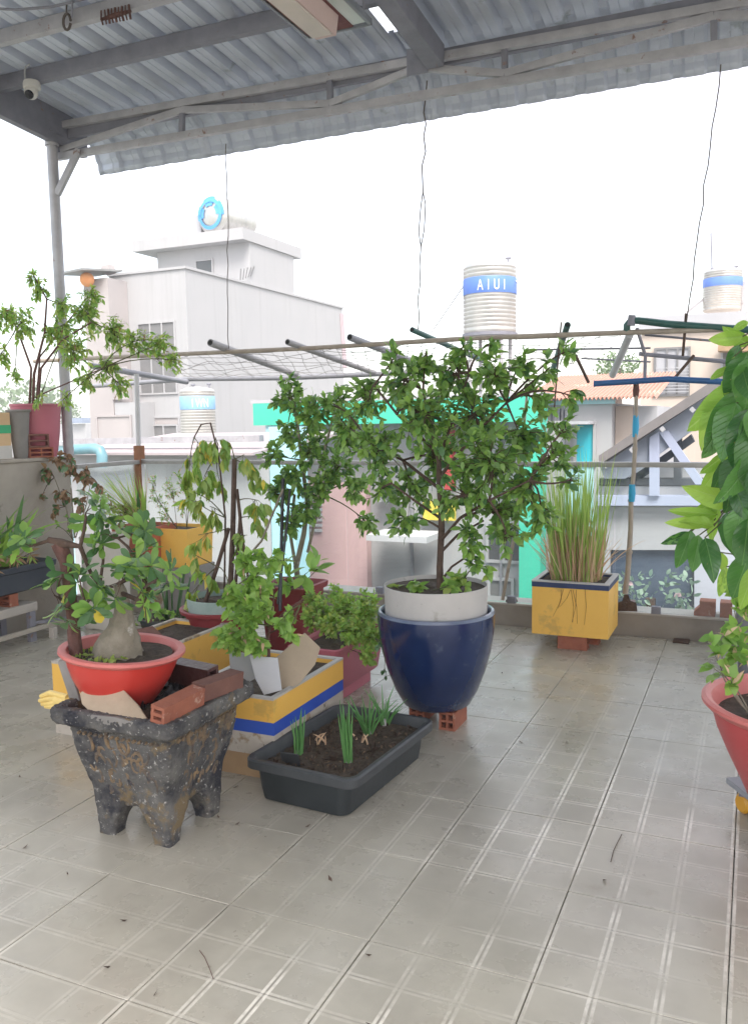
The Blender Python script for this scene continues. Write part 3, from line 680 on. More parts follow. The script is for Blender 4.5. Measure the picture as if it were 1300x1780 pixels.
# blue pipe on a bamboo pole
bp = empty('bamboo_pole', tuple(at(1088, 1035, 5.9)), 'bamboo pole bound with cyan tape on the curb, propping a blue pipe', 'pole')
ptsb = [at(1086, 1032, 5.93), at(1093, 960, 5.93), at(1096, 870, 5.92), at(1103, 780, 5.9), at(1105, 665, 5.9)]
for a, b, r_ in ((0, 1, .020), (1, 2, .018), (2, 3, .016), (3, 4, .014)):
    MB().tube([ptsb[a], ptsb[a].lerp(ptsb[b], .5)+Vector((.004, 0, 0)), ptsb[b]], [r_, r_*.9, r_*.92], 10).tube([ptsb[b]-Vector((0, 0, .008)), ptsb[b]+Vector((0, 0, .008))], r_*1.15, 10).build('cane', M_bamboo, bp)
for x1, y1, x2, y2, m_, r_ in ((1104.5, 722, 1103, 760, M_cyan, .022), (1098, 842, 1097, 872, M_cyan, .024), (1105, 668, 1104.5, 690, M_barkred, .022)):
    MB().tube([at(x1, y1, 5.905), at(x1, (y1+y2)/2, 5.905), at(x2, y2, 5.905)], [r_*.8, r_, r_*.8], 10).build('tape', m_, bp)
shp = [at(x, y, 5.93) for x, y in ((1071, 1062), (1074, 1047), (1081, 1045), (1084, 1034), (1091, 1034), (1095, 1045), (1105, 1048), (1107, 1063))]
MB().prism([(p.x, p.z) for p in shp], 1, 5.925, 5.945).build('spade_foot', M_bark, bp, bevel=.002)
bpp = MB().tube([at(1033, 667, 5.86), at(1100, 663, 5.86), at(1160, 659, 5.86), at(1245, 663, 5.86), at(1330, 668, 5.86)], .020, 14).tube([at(1033, 667, 5.86), at(1032, 667, 5.86)], .023, 12).build('blue_pipe', M_bluepipe)
tag(bpp, 'blue plastic pipe lying level across the top of the bamboo pole', 'pipe')
s2 = MB().tube([at(873, 1043, 5.9), at(892, 940, 5.93), at(915, 690, 5.97)], [.013, .012, .009], 8).build('stake', M_bamboo); tag(s2, 'thin bare wooden stake leaning on the railing between the blue pot and the yellow planter', 'stake')
s3 = MB().tube([at(962, 720, 6.1), at(975, 560, 6.1)], .006, 6).build('rod', M_bark); tag(s3, 'thin brown rod standing up behind the citrus shrub right side', 'rod')

# ================================================================== NEIGHBOURING BUILDINGS
def wbox(name, m, parent, a, b, **k): return MB().box((min(a[0], b[0]), min(a[1], b[1]), min(a[2], b[2])), (max(a[0], b[0]), max(a[1], b[1]), max(a[2], b[2]))).build(name, m, parent, smooth=0, **k)
def zz(x, y, Y): return at(x, y, Y).z
def xx(x, y, Y): return at(x, y, Y).x
# white tower house
Yf = 22.; A = at(322, 467, Yf); XC = A.x; ZT = A.z
wb = empty('white_house', (XC, Yf, -9), 'tall white flat roofed house with a stair tower and a lying steel tank on top', 'building')
XLw = xx(190, 478, Yf)
Yb = atx(595, 539, XC).y
wbox('wall', M_white, wb, (XLw, Yf, -9), (XC, Yb, ZT))
wbox('parapet_cap', M_white, wb, (XLw-.05, Yf-.05, ZT+.002), (XC+.05, Yb+.05, ZT+.08))
ty0 = atx(434, 402, XC).y; ty1 = atx(511, 437, XC).y; tz1 = atx(434, 420, XC).z; txl = at(273, 430, ty0).x
wbox('tower', M_white, wb, (txl, ty0, ZT-.5), (XC-.02, ty1, tz1))
sz0, sz1 = tz1+.003, atx(434, 400, XC).z
wbox('tower_slab', M_white, wb, (txl-.7, ty0-.5, sz0), (XC+.05, ty1+.5, sz1))
wbox('roof_upstand', M_pale, wb, (at(286, 380, ty0+.4).x, ty0+.3, sz1+.001), (at(352, 380, ty0+.4).x, ty0+1.6, at(352, 374, ty0+.4).z))
# streaks on the upstand
def opening(x0, y0, x1, y1, Y, m, parent, depth=.12, frame_m=None, mull=0, name='window'):
    a, b = at(x0, y1, Y), at(x1, y0, Y)
    zlo, zhi = min(a.z, b.z), max(a.z, b.z)
    fm_ = frame_m or M_white; t = .05
    fr = MB().box((a.x-t, Y-.05, zlo-t), (b.x+t, Y-.001, zlo)).box((a.x-t, Y-.05, zhi), (b.x+t, Y-.001, zhi+t)).box((a.x-t, Y-.05, zlo), (a.x, Y-.001, zhi)).box((b.x, Y-.05, zlo), (b.x+t, Y-.001, zhi))
    for i in range(mull):
        xm = a.x+(b.x-a.x)*(i+1)/(mull+1); fr.box((xm-.02, Y-.05, zlo), (xm+.02, Y-.012, zhi))
    f_ = fr.build(name, fm_, parent, smooth=0)
    pn = MB().box((a.x, Y-.01, zlo), (b.x, Y-.003, zhi)).build('pane', m, f_, smooth=0)
    pn.parent = f_; pn.matrix_parent_inverse = Matrix.Identity(4)
    return f_
opening(343, 452, 369, 478, ty0-.01, M_darkw, wb)
opening(247, 560, 303, 684, Yf, M_greyw, wb, mull=2)
opening(256, 726, 311, 762, Yf, M_pinkgrey, wb)
opening(264, 740, 308, 758, Yf-.06, M_greyw, wb, mull=1)
opening(173, 724, 227, 764, Yf-.9, M_pinkgrey, wb, frame_m=M_pinkgrey)
opening(200, 640, 221, 692, Yf-.9, M_pinkgrey, wb, frame_m=M_pinkgrey)
wbox('side_wing', M_pinkgrey, wb, (xx(151, 600, Yf-.9), Yf-.9, -9), (xx(193, 600, Yf-.9), Yf-.01, zz(170, 484, Yf-.9)))
wbox('side_wing', M_white, wb, (xx(194, 600, Yf-.9), Yf-.88, -9), (xx(232, 600, Yf-.9), Yf-.01, zz(200, 700, Yf-.9)))
MB().beam(at(120, 472, Yf-1.6), at(190, 475, Yf-.2), 1.4, .06, up=(0, 0, 1)).build('tin_awning', mat('grey tin', (.28, .28, .28), (.2, .2, .2), .6, 3), wb)
MB().beam(at(190, 476, Yf-.4), at(188, 462, Yf-.4), .3, .3).build('chimney', M_pinkgrey, wb)
MB().lathe(sph(.22, -math.pi/2, math.pi/2, 8), at(152, 486, Yf-1.2), 16).build('orange_lamp', mat('orange shade', (.75, .28, .08), (.7, .3, .1), .6), wb)
hv = MB()
for i in range(5):
    a = atx(418+i*4.5, 488-i*2, XC+.012); hv.beam(a, a+Vector((0, .06+.05*i, .35+.1*random.random())), .012, .05)
hv.build('stain_marks', M_greyw, wb)
# vertical streaks on right end
MB().beam(atx(594, 545, XC+.02), atx(600, 640, XC+.02), .02, .35, up=(0, 1, 0)).build('drain_pipe', mat('pink drain', (.55, .42, .44), (.45, .35, .38), .8), wb)
# lying tank on the tower
tk = empty('water_tank', tuple(atx(380, 400, XC-1.4)), 'steel water tank lying on its side with a blue patterned end, atop the white house', 'water tank')
Rt = .80
pc = at(369, 383, ty0+.1); ca = Vector((pc.x, pc.y, sz1+Rt*.62)); Rt = .66; ca.z = sz1+Rt+.05
ax = Vector((.12, 1, 0)).normalized(); MT = ax.to_track_quat('Z', 'Y').to_matrix().to_4x4()
prf = [(1e-4, -.12), (Rt*.5, -.09), (Rt*.85, -.03), (Rt, .05)]
for i in range(7): prf += [(Rt, .1+i*.24), (Rt*.975, .14+i*.24), (Rt*.975, .18+i*.24), (Rt, .22+i*.24)]
prf += [(Rt*.8, 1.86), (1e-4, 1.93)]
MB().lathe(prf, ca, 36, M=MT).build('tank_body', M_tank, tk)
def arcpatch(r0, r1, a0, a1, z0, k=14):
    vs = []; 
    for i in range(k+1):
        a = a0+(a1-a0)*i/k
        for r_ in (r0, r1): vs.append(MT @ Vector((r_*math.cos(a), r_*math.sin(a), z0+.09*(r_/Rt)**2-.006))+ca)
    return vs, [(2*i, 2*i+1, 2*i+3, 2*i+2) for i in range(k)]
ap = MB(); M_lb2 = mat('bright blue print', (.06, .30, .72), (.1, .38, .78), .5)
for k in range(3): ap.add(*arcpatch(Rt*.42, Rt*.9, math.pi*(-.1+.42*k), math.pi*(.2+.42*k), -.13))
ap.add(*arcpatch(Rt*.62, Rt*.8, 0, 2*math.pi*.98, -.145, 30))
ap.build('blue_print', M_lb2, tk)
for cy_ in (.3, 1.4): MB().box((ca.x-.45, ca.y+cy_, sz1), (ca.x+.45, ca.y+cy_+.15, ca.z-Rt*.8)).build('cradle', M_steel, tk)
MB().add(*[(lambda v: v)(q) for q in (lambda: ([(MT @ Vector((Rt*1.005*math.cos(a), Rt*1.005*math.sin(a), z)))+ca for z in (.7, 1.4) for a in lsp(-.15, .55, 8)], [(i, i+1, i+9, i+8) for i in range(7)]))()]).build('blue_print', M_lb2, tk)

def vtank(cpx, top, bot, Y, wpx, bandm, b0, b1, label, name='water_tank', text=None, legs=True, cap=True, tm=None):
    base = at(cpx, bot, Y); topp = at(cpx, top, Y); r_ = wpx/2*dep(base)/FPX; H = topp.z-base.z
    e = empty(name, tuple(base), label, 'water tank')
    pr = [(1e-4, 0), (r_*.97, 0), (r_, .03)]; k = 15; hh = H*.90
    for i in range(k):
        z = .04+(hh-.06)*i/k; s = (hh-.06)/k; pr += [(r_, z+s*.1), (r_, z+s*.55), (r_*.978, z+s*.7), (r_*.978, z+s*.85)]
    pr += [(r_, hh), (r_*.93, hh+H*.045), (r_*.6, hh+H*.085), (r_*.22, H*.995), (r_*.2, H), (1e-4, H)]
    MB().lathe(pr, base, 44).build('tank_body', tm or M_tank, e)
    z0, z1 = at(cpx, b1, Y).z-base.z, at(cpx, b0, Y).z-base.z
    MB().lathe([(r_*1.003, z0), (r_*1.012, z0+.01), (r_*1.012, z1-.01), (r_*1.003, z1)], base, 44).build('blue_band', bandm, e)
    for a in (2.5, .4):
        MB().tube([base+Vector((r_*.7*math.cos(a), r_*.7*math.sin(a)-.0, H*.95)), base+Vector((r_*.7*math.cos(a), r_*.7*math.sin(a), H*1.04))], .02, 8).tube([base+Vector((r_*.7*math.cos(a)-.05, r_*.7*math.sin(a), H*1.045)), base+Vector((r_*.7*math.cos(a)+.05, r_*.7*math.sin(a), H*1.045))], .022, 8).build('valve', M_steel, e)
    if legs:
        lg = MB(); lg.lathe([(r_*1.05, -.06), (r_*1.05, -.005), (r_*.9, -.004)], base, 30, close=True)
        lg.build('ring_base', M_steel, e)
        for a in (.7, 2.3, 3.9, 5.5):
            p = base+Vector((r_*.85*math.cos(a), r_*.85*math.sin(a), -.06)); MB().tube([p, p+Vector((0, 0, -1.9))], .035, 8).build('leg', M_steel_l, e)
        for q in (-.9, -1.7):
            bs = MB()
            for i in range(4):
                a0, a1 = (.7, 2.3, 3.9, 5.5)[i], (.7, 2.3, 3.9, 5.5)[(i+1) % 4]
                bs.tube([base+Vector((r_*.85*math.cos(a0), r_*.85*math.sin(a0), q)), base+Vector((r_*.85*math.cos(a1), r_*.85*math.sin(a1), q+(.0)))], .02, 6)
            bs.build('stretcher', M_steel_l, e)
    if text:
        cdir = (Vector((0, 0, 0))-Vector((base.x, base.y, 0))).normalized(); ang0 = math.atan2(cdir.y, cdir.x)
        for i, ch in enumerate(text):
            cu = bpy.data.curves.new('letter', 'FONT'); cu.body = ch; cu.size = (z1-z0)*.92; cu.extrude = .006; cu.align_x = 'CENTER'
            t_ = bpy.data.objects.new('letter_tmp', cu); col.objects.link(t_)
            me = bpy.data.meshes.new_from_object(t_); bpy.data.objects.remove(t_)
            me.materials.clear(); me.materials.append(M_letter)
            o = bpy.data.objects.new('letter', me); col.objects.link(o)
            sp_ = (z1-z0)*.50/r_; a = ang0+(i-(len(text)-1)/2)*sp_+.10; nrm = Vector((math.cos(a), math.sin(a), 0)); tx = Vector((-math.sin(a), math.cos(a), 0))
            W = Matrix(((tx.x*.62, 0, nrm.x, 0), (tx.y*.62, 0, nrm.y, 0), (0, 1, 0, 0), (0, 0, 0, 1))); W.translation = base+nrm*(r_*1.02)+Vector((0, 0, z0+(z1-z0)*.15))
            o.parent = e; o.matrix_local = Matrix.Translation(-e.location) @ W
    return e, base, r_
e1, tb, tr_ = vtank(851, 455, 580, 16., 91, M_band, 486, 514, 'large upright steel water tank with a blue lettered band high on its stand', text='AIUI')
for s, x2, y2 in ((-1, 748, 580), (1, 985, 600)):
    o = MB().tube([tb+Vector((s*tr_, 0, .95)), at(x2, y2, 16.)], .012, 5).build('guy_wire', M_steel_l); tag(o, 'thin guy wire slanting down '+('left' if s < 0 else 'right')+' from the large upright steel tank', 'wire')
vtank(1254, 467, 541, 24., 64, M_band, 485, 500, 'small upright steel tank with a plain blue band on the beige house roof', legs=False)
vtank(346, 672, 760, 16., 60, M_lband, 689, 712, 'faint steel water tank with a pale blue lettered band below the trellis', legs=False, text='IWN', tm=mat('pale steel', (.55, .53, .50), (.42, .40, .38), .4, 3, metal=.4))
o = MB().beam(at(1290, 545, 24), at(1290, 490, 24), .12, .12).beam(at(1160, 570, 23.9), at(1222, 520, 23.9), .06, .06).build('roof_frame', M_steel_l); tag(o, 'slanting steel bars beside the small tank on the beige house', 'frame')
o = MB().tube([at(1237, 470, 24), at(1235, 405, 24)], .02, 6).build('antenna', M_steel); tag(o, 'thin antenna rod sticking up beside the small tank', 'antenna')

# low neighbour right outside the railing, white wall
nb = empty('low_white_house', (-9, 9, -9), 'low white house with a grey sheet roof edge just beyond the left railing', 'building')
Yn = 10.
wbox('wall', M_white, nb, (xx(128, 900, Yn), Yn, -9), (xx(470, 900, Yn), Yn+.4, zz(300, 789, Yn)))
wbox('wall', M_cyanl, nb, (xx(470.5, 900, Yn), Yn+.02, -9), (xx(512, 900, Yn), Yn+.4, zz(480, 742, Yn)))
MB().beam(at(118, 768, Yn+.1), at(455, 762, Yn+.1), .12, .09).build('gutter', M_steel_l, nb)
MB().prism([(Yn-.3, zz(300, 790, Yn)+.003), (Yn+2.5, zz(300, 790, Yn)+.22), (Yn+2.5, zz(300, 790, Yn)+.27), (Yn-.3, zz(300, 790, Yn)+.04)], 0, xx(126, 780, Yn), xx(460, 780, Yn)).build('roof', mat('pinkish tin', (.44, .38, .39), (.36, .31, .32), .7, 3, coords='World'), nb)
o = MB().tube([at(118, 782, 9.3), at(165, 780, 9.3), at(174, 783, 9.3), at(178, 792, 9.3), at(178, 812, 9.3)], .075, 14).build('drain_pipe', mat('cyan grey pvc', (.12, .28, .34), (.2, .34, .38), .4, 4)); tag(o, 'fat grey cyan drain pipe with an elbow behind the roof post', 'pipe')

# turquoise framed house
th = empty('turquoise_house', (-5, 13, -9), 'house with a bright turquoise portal frame and pink wall across the yard', 'building')
Yt = 13.
zt1, zt0 = zz(690, 695, Yt), zz(690, 736, Yt)
wbox('beam', M_teal, th, (xx(440, 710, Yt), Yt, zt0), (xx(940, 710, Yt), Yt+.45, zt1))
wbox('pillar', M_teal, th, (xx(902, 860, Yt), Yt, -9), (xx(939, 860, Yt), Yt+.4, zt0-.002))
wbox('pillar', M_cyanl, th, (xx(463, 860, Yt), Yt+.05, -9), (xx(506, 860, Yt), Yt+.5, zt0-.002))
wbox('back_wall', M_white, th, (xx(440, 860, Yt), Yt+.7, -9), (xx(960, 860, Yt), Yt+.9, zt0))
wbox('pink_wall', M_pinkw, th, (at(495, 850, Yt+.6).x, Yt+.5, -9), (at(640, 850, Yt+.6).x, Yt+.69, at(560, 838, Yt+.6).z))
wbox('awning', mat('white sheet awning', (.58, .58, .60), (.5, .5, .52), .8, 2), th, (at(640, 905, Yt-.2).x, Yt-.3, at(650, 935, Yt-.3).z-.05), (at(745, 905, Yt-.2).x, Yt+.49, at(650, 930, Yt-.3).z))
wbox('red_pillar', mat('red painted pillar', (.45, .05, .05), (.38, .05, .05), .7, 2), th, (at(772, 850, Yt+.3).x, Yt+.3, at(780, 852, Yt+.3).z), (at(785, 850, Yt+.3).x, Yt+.5, zt0))
wbox('yellow_panel', mat('yellow panel', (.72, .58, .08), (.65, .5, .07), .7, 2), th, (at(735, 900, Yt+.52).x, Yt+.52, at(770, 905, Yt+.5).z), (at(790, 900, Yt+.52).x, Yt+.6, at(770, 872, Yt+.5).z))
opening(850, 912, 903, 972, Yt+.69, M_darkw, th, mull=1)
opening(853, 1010, 889, 1046, Yt+.69, M_greyw, th)
wbox('roof', M_pale, th, (xx(440, 860, Yt), Yt, zt1+.002), (xx(940, 860, Yt), Yt+.9, zt1+.06))
for i in range(7):
    a, b = at(520, 868+i*9, Yt+.48), at(560, 868+i*9, Yt+.48); MB().beam(a, b, .03, .05).build('louvre', M_pale, th, smooth=0)
wbox('wall_unit', M_pale, th, (at(655, 870, Yt+.4).x, Yt+.40, at(655, 872, Yt+.4).z), (at(700, 870, Yt+.4).x, Yt+.69, at(655, 845, Yt+.4).z))
MB().lathe([(.02, 0), (.14, .01), (.16, .03)], (at(678, 858, Yt+.38).x, Yt+.39, at(678, 858, Yt+.38).z), 20, M=Matrix.Rotation(R(90), 4, 'X')).build('fan_grille', M_darkw, th)
for x in (596, 715, 870): MB().tube([at(x, 742, Yt+.66), at(x+1, 900, Yt+.66), at(x, 1100, Yt+.66)], .03, 8).build('downpipe', M_greypipe, th)
# white house with red tin roof
rh = empty('red_roofed_house', (-1.5, 14, -9), 'small white house with a faded red tin roof and a turquoise doorway', 'building')
Yr_ = 14.
x0r, x1r = xx(940, 800, Yr_), xx(1062, 800, Yr_)
wbox('wall', M_white, rh, (x0r, Yr_, -9), (x1r, Yr_+5, zz(1000, 702, Yr_)))
wbox('cyan_trim', M_cyanl, rh, (x0r-.3, Yr_-.08, zz(1000, 703, Yr_)), (x1r+.05, Yr_-.003, zz(1000, 694, Yr_)))
xa, xb = at(903, 690, Yr_).x, at(1143, 690, Yr_).x
ra = MB(); nrib = 34
zb_, zt_ = zz(1000, 697, Yr_-.2), at(1000, 655, Yr_+3.).z
for i in range(nrib):
    u0 = xa+(xb-xa)*i/nrib; w = (xb-xa)/nrib
    for (s0, s1, h0, h1) in ((0, .35, 0, .05), (.35, .65, .05, .05), (.65, 1, .05, 0)):
        ra.add([(u0+w*s0, Yr_-.25, zb_+h0), (u0+w*s1, Yr_-.25, zb_+h1), (u0+w*s1, Yr_+3.2, zt_+h1), (u0+w*s0, Yr_+3.2, zt_+h0)], [(0, 1, 2, 3)])
ra.build('tin_roof', M_redroof, rh, smooth=0)
wbox('shed_wall', M_beige, rh, (x1r+.01, Yr_+.3, -9), (at(1098, 800, Yr_+.3).x, Yr_+4, at(1080, 706, Yr_+.3).z))
wbox('shed_wall', M_pale, rh, (at(1098.5, 800, Yr_+.3).x, Yr_+.32, -9), (at(1140, 800, Yr_+.3).x, Yr_+4, at(1110, 706, Yr_+.3).z))
opening(1002, 738, 1031, 806, Yr_, mat('turquoise door', (.02, .42, .52), (.05, .5, .6), .5, .6, coords='World'), rh)
wbox('door_hood', M_pale, rh, (xx(996, 735, Yr_), Yr_-.5, zz(1010, 737, Yr_)), (xx(1034, 735, Yr_), Yr_-.002, zz(1010, 732, Yr_)))
wbox('dado', M_cyanl, rh, (xx(962, 800, Yr_), Yr_-.03, -9), (xx(1032, 800, Yr_), Yr_-.001, zz(1000, 806, Yr_)))
dr = MB()
for i in range(16):
    x = 944+random.random()*42; y = 705+random.random()*20; a = at(x, y, Yr_-.012); dr.beam(a, a-Vector((0, 0, random.uniform(.2, .9))), .02, .012, up=(0, 1, 0))
dr.build('stain_marks', mat('grey stain', (.34, .36, .42), None, .9), rh)
# beige house
bh = empty('beige_house', (0, 24, -9), 'beige house with a grey barred window behind the trellis at the right', 'building')
Yg = 22.
wbox('wall', M_beige, bh, (xx(1112, 700, Yg), Yg, -9), (5.5, Yg+6, zz(1200, 549, Yg)))
wbox('parapet', M_pale, bh, (xx(1108, 700, Yg), Yg-.1, zz(1200, 575, Yg)), (5.6, Yg-.002, zz(1200, 547, Yg)))
wf = opening(1139, 606, 1196, 686, Yg, mat('dusty pane', (.42, .42, .44), (.3, .3, .33), .4, 1, coords='World'), bh, frame_m=M_greyw, mull=2)
for i in range(9):
    a, b = at(1139, 640+i*5.2, Yg-.09), at(1196, 639+i*5.2, Yg-.09); MB().beam(a, b, .018, .018).build('window_bar', M_pale, bh, smooth=0)
opening(1255, 612, 1285, 650, Yg, M_greyw, bh)
MB().beam(at(1248, 606, Yg-.4), at(1300, 606, Yg-.4), .6, .14).build('canopy', M_tanwood, bh)
# gabled timber house close by on the right
gh = empty('gabled_house', (-.6, 9, -9), 'house with a sloping grey roof on lavender timbers just beyond the railing at the right', 'building')
Ya = 9.
def pb(pts, Y0_, Y1_, name, m): return MB().prism([(at(x, y, Y0_).x, at(x, y, Y0_).z) for x, y in pts], 1, Y0_, Y1_).build(name, m, gh, smooth=0)
pb([(1040, 792), (1248, 655), (1256, 662), (1258, 668), (1040, 808)], Ya-.25, Ya+5, 'roof_slab', mat('grey brown fibre roof', (.24, .22, .22), (.17, .16, .16), .8, 4, coords='World'))
pb([(1042, 812), (1246, 676), (1262, 690), (1262, 706), (1086, 832), (1050, 832)], Ya-.1, Ya+.02, 'barge_board', mat('blue grey board', (.30, .33, .40), (.25, .28, .35), .7, 3, coords='World'))
pb([(1075, 842), (1132, 805), (1175, 775), (1200, 755), (1206, 768), (1140, 815), (1100, 842)], Ya+.05, Ya+.2, 'rafter', M_dkgrey)
pb([(1128, 760), (1145, 750), (1145, 862), (1128, 862)], Ya-.14, Ya-.102, 'post', M_lav)
pb([(1145, 752), (1160, 748), (1226, 842), (1208, 842)], Ya-.135, Ya-.102, 'brace', M_lav)
pb([(1170, 742), (1183, 742), (1183, 832), (1170, 832)], Ya+.03, Ya+.2, 'post', M_dkgrey)
pb([(1040, 832), (1230, 832), (1230, 844), (1040, 844)], Ya+.03, Ya+.2, 'rail', M_dkgrey)
pb([(1040, 845), (1300, 845), (1300, 862), (1040, 862)], Ya+.04, Ya+.2, 'wall', M_pale)
pb([(1038, 862), (1400, 862), (1400, 879), (1038, 879)], Ya-.1, Ya+.2, 'beam', M_lav)
pb([(1038, 880), (1400, 880), (1400, 956), (1038, 956)], Ya+.03, Ya+.2, 'wall', M_pale)
pb([(1206, 956.5), (1400, 956.5), (1400, 1400), (1206, 1400)], Ya+.02, Ya+.2, 'wall', mat('pale lavender wall', (.52, .53, .60), (.46, .47, .54), .8, 2, coords='World'))
pb([(1038, 956.5), (1060, 956.5), (1060, 1400), (1038, 1400)], Ya+.03, Ya+.2, 'wall', M_pale)
pb([(1060, 1064), (1206, 1064), (1206, 1400), (1060, 1400)], Ya+.03, Ya+.2, 'wall', M_pale)
wbox('side_wall', M_pale, gh, (xx(1040, 900, Ya), Ya+.21, -9), (5, Ya+5, zz(1100, 846, Ya)))
gw = opening(1062, 958, 1204, 1062, Ya+.1, mat('blue grey glass', (.10, .13, .18), (.07, .09, .13), .12, 3), gh, frame_m=M_dkgrey)
for x, y in ((1050, 803), (1095, 776), (1148, 740), (1200, 706)):
    p = at(x, y+3, Ya-.26); MB().beam(p, p+Vector((.03, 0, -.035)), .025, .04).build('bracket', M_pale, gh)
# hazy far things at the left
for (x, y, r_, Y, lab) in ((55, 700, 60, 70, 'far hazy green tree behind the pink pot'), (112, 715, 30, 80, 'far hazy green treetop just right of the roof post'), (1075, 640, 42, 40, 'light green treetop above the red tin roof')):
    t = empty('far_tree', (at(x, y, Y).x, Y, -9), lab, 'tree'); c = at(x, y, Y); rad = r_*dep(c)/FPX
    MB().tube([(c.x, Y, -9), (c.x, Y, c.z)], [.3, .15], 8).build('trunk', M_bark, t)
    lv = []
    for i in range(700):
        d = rv().normalized()*rad*random.uniform(.5, 1.02); d.z *= .75; lv.append((leaf_matrix(c+d, rv(), rv(), rad*.13*random.uniform(.6, 1.3)), 0))
    put_leaves(t, lv, [(L_far, 'ellipse', .7, .1, .2)], 0)
ds = empty('far_house', (at(60, 740, 60).x, 60, -9), 'low pale house far away behind the pink pot', 'building')
wbox('wall', M_white, ds, (xx(-60, 740, 60), 60, -9), (xx(150, 740, 60), 66, zz(60, 738, 60)))
wbox('roof', mat('blue grey far roof', (.2, .25, .36), (.25, .3, .4), .8, .3, coords='World'), ds, (xx(125, 740, 60), 59.5, zz(60, 737, 60)), (xx(150, 740, 60), 66, zz(60, 728, 60)))
ds = empty('far_cyan_shed', (at(60, 790, 30).x, 30, -9), 'pale turquoise shed low behind the pink pot and the post', 'shed')
wbox('wall', M_cyanl, ds, (xx(60, 790, 30), 30, -9), (xx(150, 790, 30), 33, zz(100, 775, 30)))
wbox('roof', M_pale, ds, (xx(50, 790, 30), 29.8, zz(100, 774.5, 30)), (xx(155, 790, 30), 33.2, zz(100, 768, 30)))

# ================================================================== POTS AND PLANTS
def brick_obj(name, p, size, rz=0, m=None, label=None, cat='brick', group=None, holes=(2, 2), tilt=None, parent=None):
    """hollow clay brick, holes run along local Y; p = centre of the base"""
    w, l, h = size; t = .012
    mb = MB(); nx, nz = holes
    hw = (w-t*(nx+1))/nx; hh = (h-t*(nz+1))/nz
    for k in range(nz+1): z = k*(hh+t); mb.box((-w/2, -l/2, z), (w/2, l/2, z+t))
    for k in range(nz):
        z = k*(hh+t)+t
        for i in range(nx+1): x = -w/2+i*(hw+t); mb.box((x, -l/2+.0015, z), (x+t, l/2-.0015, z+hh))
    o = mb.build(name, m or M_brick, parent, smooth=0)
    o.location = p; o.rotation_euler = tilt or (0, 0, rz)
    if parent: o.matrix_parent_inverse = Matrix.Identity(4); o.location = Vector(p)-parent.location
    else: tag(o, label, cat, group)
    return o
def soil_disc(parent, c, r_, m=None):
    mb = MB(); n = 26; rings = 5; vs = [tuple(c)]; fs = []
    for i in range(1, rings+1):
        for j in range(n):
            a = 2*math.pi*j/n; rr = r_*i/rings; vs.append((c[0]+rr*math.cos(a), c[1]+rr*math.sin(a), c[2]+random.uniform(-.008, .010)*(i < rings)))
    for j in range(n): fs.append((0, 1+j, 1+(j+1) % n))
    for i in range(rings-1):
        for j in range(n): a = 1+i*n; fs.append((a+j, a+n+j, a+n+(j+1) % n, a+(j+1) % n))
    return mb.add(vs, fs).build('soil', m or M_soil, parent)
def soil_rect(parent, x0, y0, x1, y1, z, nx=8, ny=10, amp=.012):
    vs = [(x0+(x1-x0)*i/nx, y0+(y1-y0)*j/ny, z+(random.uniform(-amp, amp) if 0 < i < nx and 0 < j < ny else 0)) for j in range(ny+1) for i in range(nx+1)]
    fs = [(j*(nx+1)+i, j*(nx+1)+i+1, (j+1)*(nx+1)+i+1, (j+1)*(nx+1)+i) for j in range(ny) for i in range(nx)]
    return MB().add(vs, fs).build('soil', M_soil, parent)
def crumbs(parent, c, ext_, n, m, name='litter', sz=.012, z=0):
    mb = MB()
    for i in range(n):
        p = Vector((c[0]+random.uniform(-1, 1)*ext_[0], c[1]+random.uniform(-1, 1)*ext_[1], c[2]+random.uniform(0, .012)))
        s_ = sz*random.uniform(.4, 1.3); a = rv().normalized()*s_; b = a.cross(rv()).normalized()*s_*.4
        mb.add([p-a, p-b, p+a, p+b+Vector((0, 0, s_*.3))], [(0, 1, 2, 3)])
    o = mb.build(name, m, parent); o['kind'] = 'stuff'; return o
def open_box(mb, x0, y0, x1, y1, z0, z1, t):
    """four mitre-less walls and a bottom"""
    mb.box((x0, y0, z0), (x1, y0+t, z1)); mb.box((x0, y1-t, z0), (x1, y1, z1))
    mb.box((x0, y0+t, z0), (x0+t, y1-t, z1)); mb.box((x1-t, y0+t, z0), (x1, y1-t, z1))
    return mb
def rrect(hx, hy, r_, n=6):
    pts = []
    for cx, cy, a0 in ((hx-r_, hy-r_, 0), (-hx+r_, hy-r_, 90), (-hx+r_, -hy+r_, 180), (hx-r_, -hy+r_, 270)):
        for i in range(n+1): a = R(a0+90*i/n); pts.append((cx+r_*math.cos(a), cy+r_*math.sin(a)))
    return pts
def loft(mb, rings, close_top=False, close_bot=False):
    k = len(rings[0]); vs = [p for r_ in rings for p in r_]
    fs = [(i*k+j, i*k+(j+1) % k, (i+1)*k+(j+1) % k, (i+1)*k+j) for i in range(len(rings)-1) for j in range(k)]
    if close_bot: fs.append(tuple(range(k-1, -1, -1)))
    if close_top: fs.append(tuple((len(rings)-1)*k+j for j in range(k)))
    return mb.add(vs, fs)

